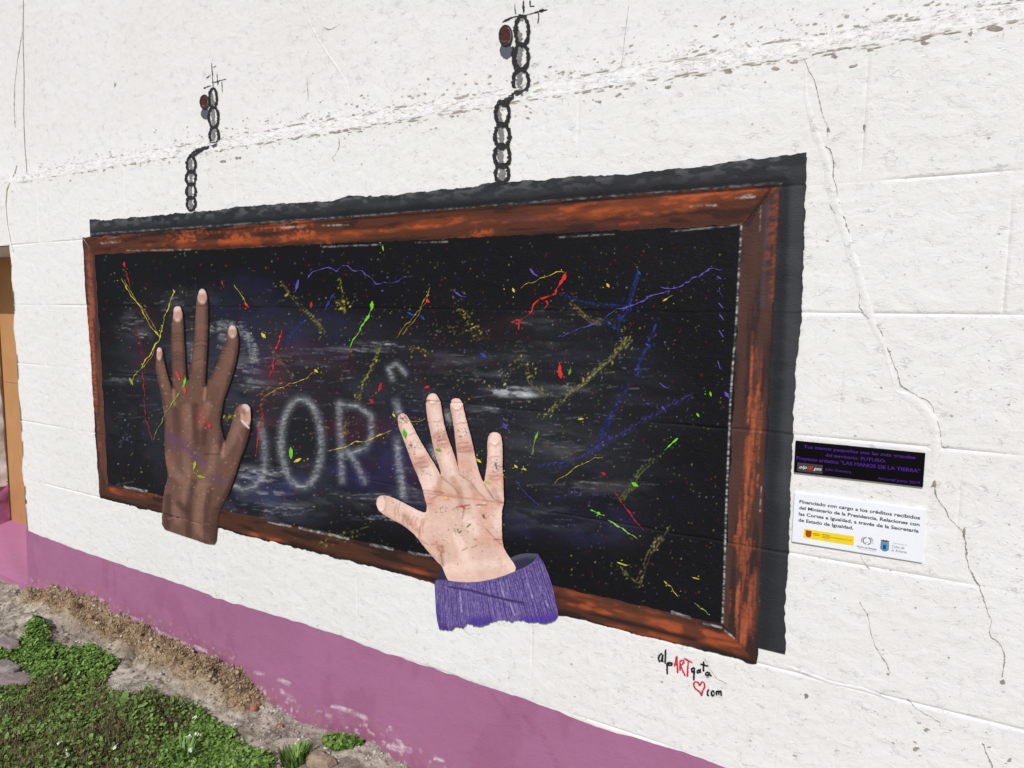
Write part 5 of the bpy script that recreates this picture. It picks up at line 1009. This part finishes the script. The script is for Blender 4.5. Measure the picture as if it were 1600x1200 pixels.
def scatter_leaves(x, y, h, sz, kind='leaf', seed=0):
    r_ = np.random.default_rng(seed); n_ = len(x); z = gz_at(x, y)+h
    a_ = r_.random(n_)*6.283; tl = r_.normal(size=n_)*.45; t2 = r_.normal(size=n_)*.45
    u = np.stack([np.cos(a_), np.sin(a_), tl], -1); v = np.stack([-np.sin(a_), np.cos(a_), t2], -1)
    if kind == 'blade': u = np.stack([np.cos(a_)*.5, np.sin(a_)*.5, .6+r_.random(n_)*.7], -1); v = np.stack([-np.sin(a_), np.cos(a_), 0*a_], -1)*.12
    s = (sz*(.6+.8*r_.random(n_)))[:, None]; c = np.stack([x, y, z], -1)
    if kind == 'blade':
        P = [c-v*s, c+v*s, c+u*s+v*s*.2, c+u*s-v*s*.2]; V = np.stack(P, 1).reshape(-1, 3); b = np.arange(n_)[:, None]*4; return V, b+np.arange(4)[None]
    P = [c-u*s, c-u*s*.3+v*s*.75, c+u*s*.8+v*s*.45+[0, 0, .002], c+u*s, c+u*s*.8-v*s*.45, c-u*s*.3-v*s*.75]
    V = np.stack(P, 1).reshape(-1, 3); b = np.arange(n_)[:, None]*6
    return V, b+np.arange(6)[None]
r = np.random.default_rng(11)
lo, hi = grass_poly.min(0), grass_poly.max(0); lo = np.maximum(lo, [-7.5, -3.2]); hi = np.minimum(hi, [-1, 0])
N0 = 330000; x = lo[0]+r.random(N0)*(hi[0]-lo[0]); y = lo[1]+r.random(N0)*(hi[1]-lo[1])
jx, jy = x+r.normal(size=N0)*.012, y+r.normal(size=N0)*.012
k = inside(grass_poly, jx, jy) & ~inside(hole_poly, jx, jy); x, y = x[k], y[k]
brown_c = np.array([ground_pt(60, 1135), ground_pt(190, 1100), ground_pt(150, 1165), ground_pt(10, 1165)])
bm = np.min([np.hypot((x-c[0])/.62, (y-c[1])/.34) for c in brown_c], 0)+(fbm(x*5, y*5, 130, 4)-.5)*1.3
isb = (bm < .80); keep = r.random(len(x)) < np.where(isb, .16, .95)*(.35+.75*sstep(.3, .55, fbm(x*7, y*7, 131, 3)))
xb, yb_ = x[isb], y[isb]; x2, y2 = x[keep], y[keep]; sel = r.random(len(x2)) < min(1, 88000/len(x2)); x2, y2 = x2[sel], y2[sel]
hum = .010+.045*fbm(x2*6, y2*6, 132, 3)*r.random(len(x2)); V, F = scatter_leaves(x2, y2, hum, .0085, 'leaf', 1)
tag(mesh_obj('clover_cover', V, F, M_leaf), 'low green clover and weed cover in the lower left corner', 'ground cover', kind='stuff')
sel = r.random(len(xb)) < min(1, 34000/max(1, len(xb))); xb, yb_ = xb[sel], yb_[sel]; V, F = scatter_leaves(xb, yb_, .006+.02*r.random(len(xb)), .013, 'blade', 2)
nx_ = 9000; s_ = r.random(nx_)*(len(bank_w)-1); i_ = s_.astype(int); f = (s_-i_)[:, None]; q_ = bank_w[i_]*(1-f)+bank_w[np.minimum(i_+1, len(bank_w)-1)]*f; xs_, y3 = q_[:, 0]+r.normal(size=nx_)*.05, np.minimum(q_[:, 1]+r.normal(size=nx_)*.05, -.01)
V2, F2 = scatter_leaves(xs_, y3, r.random(nx_)*.004, .022, 'blade', 3); V2 = V2.reshape(-1, 4, 3); V2[:, 2:, 2] -= .45*(V2[:, 2:, 2]-V2[:, :2, 2]); V2 = V2.reshape(-1, 3)
tag(mesh_obj('dry_moss', V, F, M_dry), 'brown dry moss patch in the middle of the green cover', 'dry moss', kind='stuff')
tag(mesh_obj('straw', V2, F2, M_straw), 'pale dry straw and roots matted along the foot of the plum base', 'straw', kind='stuff')
def clods(name, x, y, sz, m, seed, label, cat):
    r_ = np.random.default_rng(seed); base = np.array([(1, 0, 0), (0, 1, 0), (-1, 0, 0), (0, -1, 0), (0, 0, 1), (0, 0, -1)], float); tri = np.array([(0, 1, 4), (1, 2, 4), (2, 3, 4), (3, 0, 4), (1, 0, 5), (2, 1, 5), (3, 2, 5), (0, 3, 5)])
    n_ = len(x); s = sz*(.35+1.0*r_.random(n_)**2.5)[:, None, None]; P = base[None]*(.6+.8*r_.random((n_, 6, 1)))*s; a_ = r_.random(n_)*6.28; ca, sa_ = np.cos(a_)[:, None], np.sin(a_)[:, None]
    P = np.stack([P[..., 0]*ca-P[..., 1]*sa_, P[..., 0]*sa_+P[..., 1]*ca, P[..., 2]*.7], -1)+np.stack([x, y, gz_at(x, y)+s[:, 0, 0]*.25], -1)[:, None]
    return tag(mesh_obj(name, P.reshape(-1, 3), (np.arange(n_)[:, None, None]*6+tri[None]).reshape(-1, 3), m), label, cat, kind='stuff')
n_ = 700; s_ = r.random(n_)*(len(bank_w)-1); i_ = s_.astype(int); f = (s_-i_)[:, None]; q_ = bank_w[i_]*(1-f)+bank_w[np.minimum(i_+1, len(bank_w)-1)]*f
clods('soil_clods', q_[:, 0]+r.normal(size=n_)*.05, np.minimum(q_[:, 1]+r.normal(size=n_)*.06, -.01), .014, M_clod, 4, 'crumbling brown soil clods banked along the foot of the plum base', 'soil')
n_ = 3800; M_grit = leafmat('pale_grit', [(.22, .19, .16), (.40, .36, .31), (.62, .59, .54), (.30, .22, .18)], .95)
clods('loose_grit', -6.6+r.random(n_)*5.2, -.02-r.random(n_)**1.6*1.6, .011, M_grit, 5, 'scattered pale grit and flaked paint on the worn concrete strip', 'grit')
# ---- single stones
def stone(px, py, sx, sy, sz, m, label, cat='stone', seed=1):
    x, y = ground_pt(px, py); r_ = np.random.default_rng(seed); V, F = [], []; nu, nv = 14, 9
    for j in range(nv+1):
        for k in range(nu):
            th, ph = math.pi*j/nv, 2*math.pi*k/nu; d = np.array([math.sin(th)*math.cos(ph), math.sin(th)*math.sin(ph), math.cos(th)]); d = np.sign(d)*np.abs(d)**.75
            q_ = 1+.35*(fbm(d[0]*1.3+seed*7, d[1]*1.3+d[2], 7, 3)-.5)*2; V.append((x+d[0]*sx*q_, y+d[1]*sy*q_, float(gz_at(x, y)[0])+sz*.45+d[2]*sz*q_))
    F = [(j*nu+k, (j+1)*nu+k, (j+1)*nu+(k+1) % nu, j*nu+(k+1) % nu) for j in range(nv) for k in range(nu)]
    return tag(mesh_obj('stone' if cat == 'stone' else 'brick_fragment', V, F, m), label, cat)
def stmat(name, a_, b_): 
    m, t, b = newmat(name, .9, .15); n_ = noise(t, coords(t), 30, 6, .7); t.links.new(mix(t, ramp(t, n_, [(.35, 0), (.65, 1)]), a_, b_), b.inputs['Base Color']); bump(t, b, noise(t, coords(t), 70, 5, .7), .006); return m
M_st1 = stmat('tan_stone', (.24, .17, .12), (.42, .32, .24)); M_st2 = stmat('terracotta', (.30, .11, .06), (.44, .19, .11)); M_st3 = stmat('grey_stone', (.17, .15, .14), (.36, .33, .30)); M_st4 = stmat('mauve_stone', (.20, .15, .14), (.33, .26, .25))
stone(503, 1196, .075, .05, .035, M_st1, 'tan rough stone at the bottom edge beside the grass tuft', seed=2)
stone(396, 1113, .022, .018, .014, M_st2, 'small terracotta brick fragment on the worn concrete', 'brick', 3)
stone(22, 1062, .13, .085, .028, M_st4, 'flat mauve grey stone lying in the bare patch among the weeds', seed=5)
stone(8, 1046, .10, .05, .022, M_st3, 'pale flat stone behind the mauve stone at the left edge', seed=6)
stone(10, 1008, .10, .05, .03, M_st4, 'dark grey stone at the left edge above the weeds', seed=8)
stone(437, 1135, .018, .015, .012, M_st2, 'tiny reddish pebble against the foot of the plum base', seed=12)
# ---- weeds one can tell apart
def weed(name, px, py, rad, n_, sz, label, seed, kind='leaf', hmax=.07, m=None):
    x, y = ground_pt(px, py); r_ = np.random.default_rng(seed); a_ = r_.random(n_)*6.28; d = rad*np.sqrt(r_.random(n_)); xx, yy_ = x+np.cos(a_)*d*1.5, np.minimum(y+np.sin(a_)*d, -.006)
    V, F = scatter_leaves(xx, yy_, hmax*r_.random(n_)*(1-d/rad*.7), sz, kind, seed); return tag(mesh_obj(name, V, F, m or M_leaf), label, 'weed')
weed('weed', 535, 1160, .075, 700, .011, 'small leafy green weed growing against the foot of the plum base', 31)
weed('grass_tuft', 462, 1193, .05, 260, .05, 'bright grass tuft at the bottom edge left of the tan stone', 32, 'blade', .01)
weed('weed', 60, 985, .06, 420, .013, 'upright leafy weed at the top corner of the green cover', 33, 'leaf', .10)
weed('weed', 410, 1196, .05, 240, .012, 'low clover clump at the bottom edge of the picture', 34)
M_lime = leafmat('lime_leaf', [(.12, .22, .05), (.17, .28, .07), (.2, .33, .1)])
weed('broadleaf_weed', 195, 1105, .05, 26, .034, 'pale lime broad leaved weed in the middle of the green cover', 35, 'leaf', .05, M_lime)
weed('broadleaf_weed', 222, 1117, .03, 14, .03, 'smaller lime leaved weed just right of the broad leaved one', 36, 'leaf', .05, M_lime)
weed('grass_tuft', 285, 1190, .05, 60, .075, 'pale green grass tuft at the bottom edge of the clover', 37, 'blade', .01, M_lime)
V, F = [], []
r_ = np.random.default_rng(40); pts = [ground_pt(*p) for p in [(305, 1140), (295, 1170), (93, 1175), (106, 1190), (310, 1165), (180, 1180), (300, 1192), (365, 1150)]]
x = np.array([p[0] for p in pts for _ in range(10)])+r_.normal(size=80)*.006; y = np.array([p[1] for p in pts for _ in range(10)])+r_.normal(size=80)*.006
V, F = scatter_leaves(x, y, .05+r_.random(80)*.006, .006, 'leaf', 41)
tag(mesh_obj('clover_flowers', V, F, flat('clover_flower', (225, 225, 215), .7)), 'tiny white clover flowers dotted in the green cover', 'flowers', kind='stuff')
